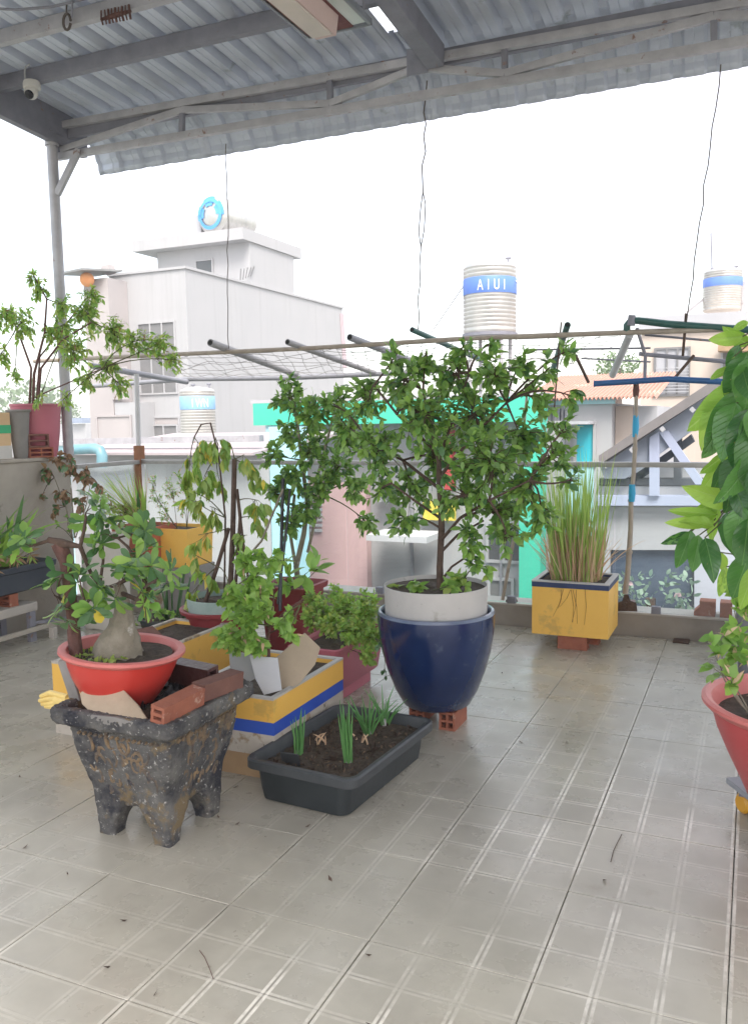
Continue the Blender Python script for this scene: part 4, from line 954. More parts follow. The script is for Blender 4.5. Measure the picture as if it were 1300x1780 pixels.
# ---- big navy pot with the citrus tree
BC = Vector((-1.412, 3.888, 0))
b1_ = brick_obj('brick', (-1.322, 3.875, 0), (.082, .19, .09), label='four holed clay brick under the right front of the navy pot')
brick_obj('brick', (-1.50, 3.93, 0), (.082, .19, .09), label='clay brick hidden under the left side of the navy pot')
np_ = empty('navy_pot', tuple(BC+Vector((0, 0, .092))), 'large round glazed navy blue ceramic pot standing on bricks', 'pot')
prof = [(.0, .0), (.150, .0), (.168, .012), (.205, .08), (.243, .18), (.270, .28), (.284, .37), (.289, .43), (.288, .465), (.283, .478), (.272, .480), (.264, .470), (.262, .42), (.250, .30), (.0, .25)]
MB().lathe([(max(r_, 1e-4), z) for r_, z in prof[:9]], BC+Vector((0, 0, .092)), 64).build('body', M_navy, np_)
MB().lathe([(max(r_, 1e-4), z) for r_, z in prof[8:]], BC+Vector((0, 0, .092)), 64).build('rim', M_navyrim, np_)
wr = empty('white_tree_ring', tuple(BC+Vector((0, 0, .45))), 'grimy white plastic ring standing inside the navy pot round the citrus roots', 'planter ring')
MB().lathe([(.250, .36), (.251, .50), (.254, .603), (.250, .604), (.247, .50), (.246, .40)], BC+Vector((0, 0, .092)), 56).build('ring', M_whiteplast, wr)
soil_disc(wr, BC+Vector((0, 0, .675)), .247)
ct = empty('citrus_tree', tuple(BC+Vector((0, 0, .67))), 'bushy dark green citrus tree growing in the navy pot', 'tree')
Yc = 3.888
tp = [at(766, 1038, Yc), at(764, 985, Yc), at(768, 920, Yc), at(764, 860, Yc-.02), at(762, 800, Yc), at(750, 740, Yc+.03), at(735, 680, Yc)]
tm = MB().tube(tp, [.019, .017, .016, .014, .012, .009, .006], 10); tm_o = tm.build('trunk', M_bark, ct); rough_mesh(tm_o, .004, 40, 1)
limbs = [([at(766, 940, Yc), at(800, 900, Yc-.1), at(850, 870, Yc-.2), at(920, 835, Yc-.2)], .009), ([at(766, 960, Yc), at(795, 930, Yc+.1), at(840, 905, Yc+.2)], .008),
         ([at(764, 850, Yc), at(700, 800, Yc+.1), at(640, 770, Yc+.1)], .009), ([at(763, 830, Yc), at(820, 760, Yc), at(880, 700, Yc+.1)], .009), ([at(764, 900, Yc), at(720, 870, Yc-.15), at(680, 840, Yc-.2)], .007),
         ([at(762, 790, Yc), at(690, 720, Yc-.1), at(650, 670, Yc-.1)], .008), ([at(762, 800, Yc), at(790, 720, Yc+.1), at(815, 650, Yc+.1)], .008), ([at(766, 1010, Yc), at(785, 985, Yc), at(815, 965, Yc-.05)], .007)]
bp_ = list(tp[2:])
for l, r_ in limbs:
    MB().tube(l, [r_*(1-.18*i) for i in range(len(l))], 7).build('limb', M_bark, ct); bp_ += l[1:]
cit = [(700, 660, 62, 3.85), (790, 650, 62, 4.0), (860, 650, 52, 3.8), (740, 720, 70, 3.7), (830, 720, 75, 3.95), (640, 700, 52, 3.95), (600, 740, 42, 4.1), (655, 780, 62, 3.8), (760, 790, 62, 4.1), (850, 800, 78, 3.7),
       (905, 760, 55, 3.9), (920, 850, 58, 3.75), (870, 890, 60, 3.9), (800, 860, 52, 3.7), (715, 850, 52, 4.0), (700, 900, 38, 3.9), (930, 690, 40, 4.0), (955, 640, 26, 3.95), (985, 610, 20, 3.95), (905, 630, 30, 3.85), (1000, 690, 20, 3.85), (985, 740, 28, 3.85),
       (960, 790, 38, 3.8), (995, 835, 24, 3.75), (940, 900, 34, 3.8), (880, 940, 34, 3.75), (820, 940, 36, 3.8), (830, 985, 20, 3.8), (740, 610, 26, 3.9), (690, 615, 24, 3.9), (800, 605, 26, 4.0), (850, 598, 18, 3.9), (575, 700, 28, 4.0), (660, 850, 34, 3.8)]
crown(ct, cit, [(L_citrus, 'ellipse', .52, .18, .15), (L_light, 'ellipse', .5, .15, .15), (L_dark, 'ellipse', .55, .2, .2)], [6, 5, 1.2], .050, 5600, bp_, M_bark, .005, outward=.9, droop=.12)
ub = empty('green_weeds', tuple(BC+Vector((.1, 0, .68))), 'bright green soft leaved weeds round the trunk of the citrus tree', 'plant')
crown(ub, [(810, 1005, 36, 3.85), (845, 985, 24, 3.8), (780, 1018, 22, 3.75), (720, 1015, 34, 3.8), (695, 1022, 22, 3.85)], [(L_light, 'heart', .8, .1, .3), (L_yellowg, 'heart', .8, .1, .3)], [3, 1], .045, 150, [BC+Vector((.12, 0, .68)), BC+Vector((-.1, 0, .68)), BC+Vector((.02, -.08, .68))], M_twig, .003, droop=.1)

# ---- yellow planter with lemongrass
yp = empty('yellow_planter', (-1.06, 5.55, .092), 'square yellow painted planter with a dark blue band and white lip near the curb', 'planter')
x0, x1, y0, y1 = -1.303, -.815, 5.424, 5.84
open_box(MB(), x0, y0, x1, y1, .092, .405, .03).box((x0+.03, y0+.03, .10), (x1-.03, y1-.03, .13)).build('body', M_yellow, yp)
open_box(MB(), x0-.002, y0-.002, x1+.002, y1+.002, .4055, .438, .032).build('blue_band', M_nvband, yp)
open_box(MB(), x0-.003, y0-.003, x1+.003, y1+.003, .4385, .447, .034).build('lip', M_whiteplast, yp)
soil_rect(yp, x0+.03, y0+.03, x1-.03, y1-.03, .425)
st_ = MB()
for i in range(7):
    a = at(995+random.uniform(-25, 25), 1025, y0-.0018); b = a+Vector((random.uniform(-.08, .05), 0, -random.uniform(.06, .30))); st_.beam(a, a.lerp(b, .5)+Vector((.01, 0, 0)), .003, .0012, up=(0, 1, 0)).beam(a.lerp(b, .5)+Vector((.01, 0, 0)), b, .002, .0012, up=(0, 1, 0))
st_.build('drip_stain', mat('brown drip', (.30, .17, .05), None, .9), yp)
for i, (x, y, lb) in enumerate(((-1.045, 5.49, 'front clay brick under the yellow planter'), (-1.00, 5.66, 'second clay brick under the yellow planter, just behind the front one'))):
    brick_obj('brick', (x, y, 0), (.09, .19, .09), R(90), M_brick, lb)
lg = empty('lemongrass', (-1.06, 5.62, .43), 'tall lemongrass clump with straw coloured stems and thin green blades in the yellow planter', 'plant')
for nm, N_, m_, L0, L1, wd, sp_, dr_ in (('blade', 190, L_grass, .50, .92, .009, .11, .18), ('stalk', 210, L_straw, .22, .50, .010, .13, .10), ('dry_blade', 60, L_straw, .3, .5, .006, .6, .7)):
    one = []
    for i in range(N_):
        a = random.random()*6.283; rr = .13*math.sqrt(random.random()); p = (-1.055+rr*math.cos(a)*1.25, 5.62+rr*math.sin(a), .425)
        d = Vector((math.cos(a)*sp_*rr/.13+random.gauss(0, .07), math.sin(a)*sp_*rr/.13+random.gauss(0, .07), 1))
        mb = MB(); blade_geo(mb, p, d, random.uniform(L0, L1), wd, random.random()*dr_, 6, random.random()*3); mb.build(nm, m_, lg)

# ---- black trough with spring onions
tz = R(-4.5); bt = empty('black_tray', (-1.545, 3.115, 0), 'long black plastic planting tray of soil with spring onions on the floor', 'planter', rz=tz)
rings = []
for hx, hy, z, r_ in ((.185, .325, .0, .04), (.198, .338, .006, .045), (.205, .345, .05, .045), (.212, .352, .128, .045), (.240, .362, .130, .05), (.256, .372, .134, .055), (.256, .372, .165, .055), (.250, .366, .172, .052), (.236, .350, .172, .045), (.228, .344, .166, .042), (.214, .335, .115, .04)):
    rings.append([(x, y, z) for x, y in rrect(hx, hy, r_)])
loft(MB(), rings[:6], close_bot=True).build('body', M_black, bt).matrix_parent_inverse = Matrix.Identity(4)
loft(MB(), rings[5:]).build('rim', M_blackrim, bt).matrix_parent_inverse = Matrix.Identity(4)
so = soil_rect(None, -.218, -.338, .218, .338, .128, 16, 24, .014); so.parent = bt
lt = crumbs(None, (0, 0, .13), (.2, .32), 320, mat('dry brown crumbs', (.20, .13, .08), (.10, .07, .045), .9, 20), 'dry_litter', .008); lt.parent = bt
lt = crumbs(None, (0, 0, .132), (.2, .32), 160, mat('dark litter', (.05, .03, .02), None, .9), 'dark_litter', .016); lt.parent = bt
sl = MB().box((-.04, -.002, 0), (.04, .004, .06)).build('plant_label', mat('black tag', (.05, .055, .06), None, .5), bt); sl.parent = bt; sl.matrix_parent_inverse = Matrix.Identity(4); sl.location = (-.10, -.25, .125); sl.rotation_euler = (.35, 0, .1)
def onion(px, py, Y, n, hmin, hmax, lab, spread=.25):
    c = atz(px, py, .135); e = empty('spring_onion', tuple(c), lab, 'plant', 'spring onions in the black tray')
    for i in range(n):
        a = random.random()*6.28; d = Vector((math.cos(a)*spread*random.random(), math.sin(a)*spread*random.random(), 1)); L = random.uniform(hmin, hmax)
        p = c+Vector((math.cos(a), math.sin(a), 0))*random.uniform(.002, .018); q = p+d.normalized()*L; mid = p.lerp(q, .5)+rv(.004)
        MB().tube([p-Vector((0, 0, .01)), mid, q+Vector((d.x*.03, d.y*.03, -.004))], [.0042, .0040, .0008], 6).build('leaf', L_onion, e)
    MB().tube([c-Vector((0, 0, .01)), c+Vector((0, 0, .02))], [.016, .010], 8).build('bulb', M_whiteplast, e)
onion(518, 1312, 0, 15, .12, .21, 'slim upright spring onion clump at the left end of the black tray', .12)
onion(606, 1320, 0, 18, .14, .26, 'tallest spring onion clump in the middle of the black tray', .22)
onion(640, 1275, 0, 22, .08, .20, 'bushy spreading spring onion clump at the back of the black tray', .75)
onion(668, 1258, 0, 12, .10, .21, 'loose leaning spring onion clump nearest the navy pot', .7)
dd = empty('dried_stalks', tuple(atz(572, 1290, .13)), 'dry brown shrivelled stalks between the onions in the black tray', 'dead plant')
for i in range(14):
    p = atz(random.choice((572, 545, 478, 630))+random.uniform(-12, 12), 1290+random.uniform(-6, 12), .13); mb = MB(); blade_geo(mb, p, (random.gauss(0, .5), random.gauss(0, .4), 1), random.uniform(.04, .10), .009, .5, 5, random.random()*3); mb.build('stalk', L_straw, dd)

# ---- square cement pot on four feet
SC = Vector((-2.015, 2.485, 0)); sp = empty('cement_pot', tuple(SC), 'square blackened cement bonsai pot with carved sides and four stout feet', 'pot')
rg = []
def sq(h, z, r_=.03, bul=0):
    pts = rrect(h, h, r_, 4); return [(SC.x+x*(1), SC.y+y, z) for x, y in pts]
def dense(ring, sub=6):
    out_ = []
    for a, b in zip(ring, ring[1:]+ring[:1]):
        L = math.dist(a, b); k = max(1, int(L/.022))
        for i in range(k): out_.append(tuple(a[j]+(b[j]-a[j])*i/k for j in range(3)))
    return out_
base_ring = rrect(1, 1, .12, 4)
def ring_n(h, z):
    pts = []
    for a, b in zip(base_ring, base_ring[1:]+base_ring[:1]):
        k = max(1, round(math.dist(a, b)/.085))
        for i in range(k): pts.append((SC.x+(a[0]+(b[0]-a[0])*i/k)*h, SC.y+(a[1]+(b[1]-a[1])*i/k)*h, z))
    return pts
hs = [(.10, .125), (.150, .125), (.158, .14), (.170, .18), (.186, .23), (.200, .28), (.211, .33), (.218, .38), (.222, .418), (.232, .428), (.258, .440), (.268, .450), (.271, .47), (.270, .492), (.262, .500), (.240, .500), (.228, .496), (.222, .44)]
body = loft(MB(), [ring_n(h, z) for h, z in hs], close_bot=True).build('body', M_stone, sp)
rough_mesh(body, .002, 12, 1); rough_mesh(body, .0035, 70, 1, seed=5)
soil_rect(sp, SC.x-.225, SC.y-.225, SC.x+.225, SC.y+.225, .462, 10, 10, .02)
for sx in (-1, 1):
    for sy in (-1, 1):
        rgs = []
        for (o_, w, z) in ((.098, .118, .235), (.096, .108, .16), (.108, .086, .11), (.120, .062, .06), (.124, .052, .02), (.124, .050, .0)):
            rgs.append([(SC.x+sx*o_+x, SC.y+sy*o_+y, z) for x, y in rrect(w*.72, w*.72, w*.25, 3)])
        f_ = loft(MB(), rgs, close_bot=True, close_top=True).build('foot', M_stone, sp); rough_mesh(f_, .003, 30, 2, seed=sx+2*sy)
# carved relief : a raised dragon-like swirl and frame beads on the two visible faces
rel = MB()
for face in (0, 1):
    def fp(u, v, face=face):     # u -1..1 across, v 0..1 up
        z = .15+v*.26; h = .160+(.222-.160)*v+.004
        return Vector((SC.x+u*h*.8, SC.y-h, z)) if face == 0 else Vector((SC.x+h, SC.y+u*h*.8, z))
    for k in range(34):
        u, v = random.uniform(-.85, .85), random.uniform(.1, .95); a0 = random.random()*6; rr = random.uniform(.06, .2)
        rel.tube([fp(u+rr*math.cos(a0+t)*(1-t*.16), v+rr*1.1*math.sin(a0+t)*(1-t*.16)) for t in lsp(0, 3.6, 7)], [.002, .006, .008, .008, .007, .005, .002], 6)
    for k in range(15): rel.tube([fp(-.95+k*.136, .97), fp(-.95+k*.136+.07, 1.0)], .006, 5)
ro = rel.build('carving', mat('tan worn cement', (.22, .15, .085), (.08, .07, .065), .9, 16, bump=.8, bscale=60, contrast=.14, spots=[((.42, .37, .28), 24, .64), ((.05, .05, .06), 9, .56)]), sp); ro['kind'] = 'stuff'
# things lying on the cement pot
brick_obj('brick', (-1.80, 2.335, .502), (.058, .215, .062), 0, M_brick, 'orange hollow clay brick lying on the front right rim of the cement pot', tilt=(R(2), R(8), R(-3)), holes=(1, 2))
brick_obj('brick', (-1.792, 2.565, .503), (.062, .22, .062), 0, M_brickd, 'brown clay brick lying behind the orange one on the cement pot rim', tilt=(R(-2), R(3), R(-6)), holes=(1, 2))
brick_obj('brick', (-1.97, 2.66, .49), (.06, .23, .085), 0, mat('wet dark brick', (.05, .022, .022), (.11, .045, .04), .35, 8, bump=.5), 'dark brown wet looking brick at the back of the cement pot', tilt=(0, R(-6), R(80)), holes=(1, 2))
crumbs(sp, (SC.x+.06, SC.y+.06, .475), (.15, .16), 260, mat('black wet debris', (.012, .012, .014), (.05, .05, .055), .35, 20), 'debris', .022)
def slab(name, pts, m, thick, lab, cat, nrm=None, wobble=0):
    pts = [Vector(p) for p in pts]; n_ = (pts[1]-pts[0]).cross(pts[2]-pts[0]).normalized() if nrm is None else Vector(nrm)
    k = len(pts); c = sum(pts, Vector())/k
    vs = pts+[p+n_*thick for p in pts]
    o = MB().add(vs, [tuple(range(k)), tuple(range(2*k-1, k-1, -1))]+[(i, i+k, (i+1) % k+k, (i+1) % k) for i in range(k)]).build(name, m, bevel=thick*.25)
    return tag(o, lab, cat)
Yq = 2.235
sh = [atz(x, y, .512) if False else at(x, y, Yq+.06*t) for x, y, t in ((139, 1205, .8), (152, 1193, 1.1), (185, 1187, 1.4), (215, 1199, 1.3), (240, 1225, .9), (262, 1258, 0), (240, 1262, -.2), (200, 1250, .0), (160, 1240, .2), (143, 1224, .5))]
slab('tile_shard', sh, M_clothy, .012, 'curved beige broken roof tile leaning on the red bowl', 'tile')
sh2 = [at(x, y, Yq-.02) for x, y in ((158, 1243), (200, 1247), (232, 1256), (228, 1264), (190, 1262), (158, 1251))]
slab('tile_shard', sh2, M_cement, .012, 'thin grey tile piece under the beige shard on the cement pot rim', 'tile')
gl = MB()
for i, (x, y) in enumerate(((72, 1210), (70, 1218), (74, 1224), (80, 1228))):
    gl.tube([at(x, y, 2.36), at((x+105)/2, y-6+i*2, 2.35), at(118, 1212+i*3, 2.34)], [.008, .011, .012], 8)
gl.tube([at(100, 1216, 2.35), at(128, 1222, 2.34)], [.022, .018], 10)
o = gl.build('rubber_glove', M_glove); tag(o, 'crumpled yellow rubber glove on the left corner of the cement pot', 'glove')
bd = slab('board', [at(x, y, 2.33) for x, y in ((100, 1150), (116, 1146), (139, 1218), (124, 1224))], M_cement, .012, 'narrow grey board standing against the left of the red bowl', 'board')
# red bowl
RC = Vector((-2.140, 2.440, .470)); rb = empty('red_bowl', tuple(RC), 'wide round red plastic bowl pot tilted on top of the cement pot', 'pot')
pr = [(1e-4, 0), (.115, 0), (.125, .01), (.150, .05), (.178, .10), (.197, .15), (.203, .178)]
pr2 = [(.203, .178), (.222, .186), (.229, .194), (.228, .204), (.218, .208), (.200, .204), (.192, .19), (.180, .15)]
MTb = Matrix.Rotation(R(4), 4, 'Y') @ Matrix.Rotation(R(-2), 4, 'X')
MB().lathe(pr, RC, 64, M=MTb).build('body', M_redplast, rb); MB().lathe(pr2, RC, 64, M=MTb).build('rim', M_redrim, rb)
soil_disc(rb, RC+Vector((.01, 0, .178)), .188)
crumbs(rb, RC+Vector((-.03, -.05, .18)), (.12, .08), 120, L_yellowg, 'moss', .016)
# desert rose
dr_ = empty('desert_rose', tuple(RC+Vector((0, 0, .18))), 'bonsai desert rose with a swollen pale trunk and paddle leaves in the red bowl', 'bonsai')
Yd = 2.44
cd = MB(); cb0 = at(205, 1138, Yd)
ring_pts = []
cau = [(at(206, 1142, Yd), .095), (at(207, 1125, Yd), .088), (at(210, 1105, Yd), .070), (at(214, 1085, Yd), .050), (at(214, 1065, Yd), .034), (at(212, 1040, Yd), .026), (at(206, 1015, Yd), .020)]
co = cd.tube([p for p, _ in cau], [r_ for _, r_ in cau], 24).build('trunk', M_barkpale, dr_); rough_mesh(co, .012, 14, 1)
st2 = MB().tube([at(133, 1140, 2.36), at(128, 1085, 2.36), at(122, 1030, 2.37), at(115, 975, 2.38), at(103, 945, 2.38)], [.026, .022, .021, .023, .030], 14).build('stump_trunk', M_barkred, dr_); rough_mesh(st2, .005, 26, 1)
flt = MB().tube([at(84, 938, 2.36), at(110, 944, 2.37), at(140, 950, 2.38)], [.010, .016, .008], 8).build('dead_top', M_bark, dr_); rough_mesh(flt, .004, 40, 1)
drl = [([at(140, 950, 2.38), at(150, 975, 2.4), at(160, 1000, 2.42), at(175, 1020, 2.44), at(205, 1020, 2.44)], .009), ([at(206, 1015, Yd), at(235, 1000, 2.4), at(240, 975, 2.4), at(222, 950, 2.42), at(205, 935, 2.44)], .008), ([at(140, 950, 2.38), at(146, 925, 2.38), at(150, 900, 2.38)], .007),
       ([at(210, 1030, Yd), at(245, 1045, 2.35), at(270, 1010, 2.35)], .009), ([at(175, 1010, 2.44), at(180, 975, 2.45), at(178, 940, 2.46)], .006), ([at(122, 1040, 2.37), at(105, 1042, 2.33)], .006), ([at(125, 1050, 2.37), at(150, 1052, 2.31)], .006), ([at(260, 1080, 2.42), at(255, 1040, 2.4), at(250, 990, 2.4)], .012), ([at(90, 938, 2.36), at(60, 948, 2.34)], .007)]
for l, r_ in drl: MB().tube(l, [r_*(1-.12*i) for i in range(len(l))], 8).build('branch', M_bark, dr_)
ros = [(52, 950, 30, 2.34), (150, 890, 38, 2.38), (95, 1035, 26, 2.30), (128, 1062, 30, 2.28), (160, 1045, 36, 2.30), (205, 1020, 40, 2.30), (235, 1050, 30, 2.28), (195, 935, 34, 2.44), (240, 925, 30, 2.5), (175, 960, 24, 2.46), (262, 985, 36, 2.4), (285, 1000, 26, 2.42), (110, 1000, 18, 2.34), (225, 975, 26, 2.35), (140, 1010, 22, 2.3)]
crown(dr_, ros, [(L_dark, 'obovate', .42, .12, .25), (L_light, 'obovate', .42, .12, .25), (L_yellow, 'obovate', .5, .1, .3)], [6, 5, .35], .070, 380, [l[-1] for l, _ in drl], M_bark, .004, rosette=1, droop=.1)

# ---- middle planter, yellow with a blue band
def planter(nm, lab, x0, x1, y0, y1, zs, mats_, t=.02, sz=None):
    e = empty(nm, ((x0+x1)/2, (y0+y1)/2, zs[0]), lab, 'planter')
    for i, (m_, n_) in enumerate(mats_):
        open_box(MB(), x0-.001*i, y0-.001*i, x1+.001*i, y1+.001*i, zs[i]+.0005, zs[i+1], t+.001*i).build(n_, m_, e)
    soil_rect(e, x0+t, y0+t, x1-t, y1-t, sz or zs[-1]-.03); return e
planter('banded_planter', 'long foam planter painted yellow with a bright blue band beside the black tray', -2.235, -1.800, 2.965, 3.62, (.0, .10, .195, .25, .347, .357), ((M_tanwood, 'base_board'), (M_styro, 'lower_wall'), (M_bluep, 'blue_band'), (M_yellow, 'upper_wall'), (M_whiteplast, 'lip')))
planter('yellow_trough', 'long worn yellow trough with a dirty white lip behind the red bowl', -3.09, -2.72, 3.05, 4.02, (.0, .10, .35, .362), ((M_styro, 'lower_wall'), (M_yellow, 'upper_wall'), (M_styro, 'lip')))
brick_obj('brick', (-2.86, 3.5, .362-.03), (.1, .16, .08), R(70), M_brickd, 'dark brick lying on the soil of the yellow trough', tilt=(R(20), 0, R(70)))
# white cup, slab and the weedy plant in it
cupm = mat('thin white plastic', (.62, .63, .66), (.5, .52, .56), .45, 5)
slab('plastic_piece', [at(x, y, 3.02) for x, y in ((434, 1140), (482, 1144), (489, 1200), (459, 1208), (444, 1180))], cupm, .006, 'bent white plastic piece standing in the banded planter', 'plastic')
slab('plastic_piece', [at(x, y, 3.10) for x, y in ((398, 1130), (436, 1138), (446, 1178), (432, 1186), (400, 1160))], mat('greyish plastic', (.40, .41, .42), (.33, .34, .35), .5, 5), .006, 'greyish plastic sheet left of the white piece in the banded planter', 'plastic')
slab('tile_slab', [at(x, y, 3.12+.12*t) for x, y, t in ((478, 1145, .3), (530, 1100, 1), (557, 1126, 1.2), (548, 1155, .8), (520, 1190, .2), (488, 1202, 0))], mat('beige stone', (.42, .34, .25), (.34, .28, .21), .85, 8, bump=.3), .02, 'rounded beige stone slab leaning in the banded planter', 'slab')
wp = empty('leafy_weed', tuple(at(470, 1160, 3.1)), 'spreading weed with red brown stems and lobed light leaves in the banded planter', 'plant')
stems = [([at(468, 1160, 3.1), at(466, 1110, 3.1), at(470, 1088, 3.1)], .009), ([at(468, 1095, 3.1), at(452, 1040, 3.12), at(445, 1000, 3.12)], .006), ([at(470, 1090, 3.1), at(500, 1060, 3.1), at(528, 1042, 3.1)], .007), ([at(470, 1100, 3.1), at(500, 1085, 3.05), at(522, 1052, 3.0)], .004), ([at(468, 1090, 3.1), at(475, 1050, 3.15), at(478, 1010, 3.15)], .004)]
for l, r_ in stems: MB().tube(l, [r_*(1-.2*i) for i in range(len(l))], 8).build('stem', M_barkred, wp)
crown(wp, [(425, 1085, 34, 3.0), (405, 1110, 30, 3.0), (440, 1115, 28, 2.98), (445, 1010, 36, 3.1), (400, 1040, 32, 3.05), (470, 970, 26, 3.15), (492, 1075, 24, 3.0), (430, 1060, 34, 3.02), (385, 1105, 20, 3.0), (500, 1105, 20, 3.0), (460, 1055, 26, 3.05), (430, 975, 24, 3.1)],
      [(L_herb, 'heart', .75, .1, .25), (L_light, 'heart', .8, .1, .2), (L_straw, 'lance', .3, .1, .4)], [5, 4, .6], .042, 1000, [l[-1] for l, _ in stems]+[stems[0][0][1]], M_twig, .003, droop=.15)

# ---- dark red pot with pale ring and the staked vine
VC = atz(374, 1090, .40); VC = Vector((-2.87, 4.18, 0))
vp = empty('dark_red_pot', tuple(VC), 'dark red round plastic pot holding a pale green plastic ring behind the yellow trough', 'pot')
MB().lathe([(1e-4, 0), (.14, 0), (.16, .05), (.20, .30), (.215, .385), (.245, .392), (.248, .41), (.235, .415), (.2, .40), (.19, .34)], VC, 48).build('body', M_dkred, vp)
MB().lathe([(.196, .34), (.204, .475), (.200, .477), (.192, .36)], VC, 44).build('ring', mat('pale green plastic', (.38, .47, .44), (.22, .32, .29), .5, 7), vp)
soil_disc(vp, VC+Vector((0, 0, .44)), .195)
vn = empty('staked_vine', tuple(VC+Vector((0, 0, .44))), 'vine with drooping yellow green leaves tied up dark stakes in the dark red pot', 'plant')
Yv = 4.2
stk = [([at(400, 1045, Yv), at(405, 930, Yv), at(408, 798, Yv)], .017, M_bark), ([at(352, 1062, Yv-.1), at(378, 985, Yv-.05), at(398, 918, Yv)], .013, M_bark), ([at(390, 1060, Yv), at(392, 900, Yv), at(380, 790, Yv), at(366, 735, Yv), at(350, 738, Yv), at(338, 760, Yv)], .006, M_bark), ([at(408, 1040, Yv), at(418, 900, Yv), at(412, 850, Yv)], .011, M_bark), ([at(435, 1030, Yv), at(425, 960, Yv), at(415, 870, Yv)], .008, M_bark), ([at(412, 990, Yv-.1), at(455, 940, Yv-.1), at(492, 850, Yv-.05)], .007, M_barkpale), ([at(412, 985, Yv), at(450, 960, Yv)], .009, M_bark)]
for l, r_, m_ in stk: MB().tube(l, [r_*(1-.06*i) for i in range(len(l))], 9).build('stake' if m_ is M_bark else 'stem', m_, vn)
crown(vn, [(345, 770, 30, 4.2), (375, 760, 26, 4.15), (330, 810, 26, 4.2), (355, 830, 28, 4.25), (340, 870, 26, 4.15), (365, 880, 24, 4.1), (400, 770, 22, 4.2), (425, 790, 18, 4.2), (345, 930, 22, 4.15), (340, 965, 18, 4.1), (360, 1000, 22, 4.1), (440, 820, 26, 4.25), (450, 870, 28, 4.2), (380, 830, 22, 4.3), (320, 850, 16, 4.2), (430, 930, 22, 4.2), (445, 900, 20, 4.25), (335, 1030, 20, 4.05), (400, 1020, 24, 4.0)],
      [(L_yellowg, 'lance', .42, .12, .3), (L_light, 'lance', .42, .12, .3), (L_yellow, 'lance', .4, .1, .4)], [6, 5, .6], .078, 720, [p for l, _, _ in stk for p in l[1:]], M_twig, .003, droop=.85, outward=.5)
# black pole plant : dark red square pot with pomelo
QC = Vector((-2.66, 4.66, 0)); q = empty('square_red_pot', tuple(QC), 'dark red square plastic pot with the slender citrus behind the vine', 'pot')
rings = [[(QC.x+x, QC.y+y, z) for x, y in rrect(h, h, .03, 4)] for h, z in ((.12, 0), (.13, .02), (.155, .44), (.175, .445), (.178, .48), (.165, .485), (.150, .47), (.145, .42))]
loft(MB(), rings, close_bot=True).build('body', M_dkred, q); soil_rect(q, QC.x-.148, QC.y-.148, QC.x+.148, QC.y+.148, .455)
po = empty('slender_citrus', tuple(QC+Vector((0, 0, .455))), 'slender citrus with small glossy leaves tied to black stakes left of the main tree', 'tree')
Yp = 4.6
pt_ = [([at(520, 1025, Yp), at(515, 985, Yp), at(528, 930, Yp), at(535, 880, Yp), at(525, 800, Yp), at(512, 700, Yp)], .020), ([at(515, 990, Yp), at(505, 930, Yp), at(512, 860, Yp)], .012), ([at(530, 900, Yp), at(560, 800, Yp), at(580, 720, Yp)], .010), ([at(535, 960, Yp), at(548, 905, Yp), at(560, 860, Yp)], .010)]
for l, r_ in pt_: MB().tube(l, [r_*(1-.1*i) for i in range(len(l))], 9).build('trunk', M_barkpale, po)
for l, r_ in (([at(487, 1062, 4.2), at(489, 960, 4.3), at(492, 832, 4.4)], .010), ([at(483, 1050, 4.22), at(500, 900, 4.35), at(504, 850, 4.4)], .008)):
    o = MB().tube(l, r_, 10).build('black_stake', mat('black tube', (.02, .022, .028), None, .4), po)
crown(po, [(505, 690, 34, 4.6), (540, 720, 42, 4.55), (590, 700, 36, 4.6), (500, 750, 26, 4.6), (545, 780, 42, 4.6), (470, 790, 24, 4.5), (510, 830, 34, 4.5), (560, 840, 36, 4.55), (480, 860, 28, 4.45), (530, 880, 30, 4.5), (610, 760, 40, 4.6), (590, 810, 34, 4.6), (500, 660, 16, 4.6), (620, 850, 30, 4.55), (640, 910, 22, 4.5), (505, 910, 24, 4.4)],
      [(L_citrus, 'ellipse', .55, .15, .2), (L_light, 'ellipse', .5, .12, .2), (L_dark, 'ellipse', .5, .2, .2)], [5, 4, 1.2], .050, 2900, [p for l, _ in pt_ for p in l[2:]], M_twig, .004, droop=.1)
ud = empty('broad_leaf_seedling', tuple(at(540, 1010, 4.5)), 'broad leaved green seedlings around the foot of the slender citrus', 'plant')
crown(ud, [(500, 985, 22, 4.4), (535, 995, 22, 4.4), (470, 1000, 22, 4.3), (510, 1020, 18, 4.4), (455, 1035, 18, 4.2), (555, 985, 14, 4.4), (430, 1010, 20, 4.2)], [(L_light, 'lance', .4, .1, .3), (L_herb, 'ellipse', .55, .1, .3)], [1, 1], .10, 70, [at(500, 1030, 4.4), at(450, 1050, 4.2)], M_twig, .003)

# ---- pink trough of herbs
pt0 = empty('pink_trough', (-2.0, 4.0, 0), 'pinkish red rectangular plastic trough of herbs between the banded planter and navy pot', 'planter', rz=0)
PCx, PCy = -2.075, 4.16
rings = [[(PCx+x, PCy+y, z) for x, y in rrect(hx, hy, .03, 4)] for hx, hy, z in ((.10, .27, .07), (.11, .28, .08), (.135, .32, .285), (.15, .335, .29), (.155, .34, .32), (.145, .33, .325), (.13, .31, .31), (.125, .30, .25))]
loft(MB(), rings, close_bot=True).build('body', M_pinkpl, pt0); soil_rect(pt0, PCx-.128, PCy-.31, PCx+.128, PCy+.31, .29)
MB().box((PCx-.08, PCy-.22, 0), (PCx+.08, PCy+.22, .0695)).build('foot', M_pinkpl, pt0, bevel=.006)
hb = empty('herb_clump', (PCx, PCy, .3), 'low bright green feathery herbs spilling over the pink trough', 'herbs')
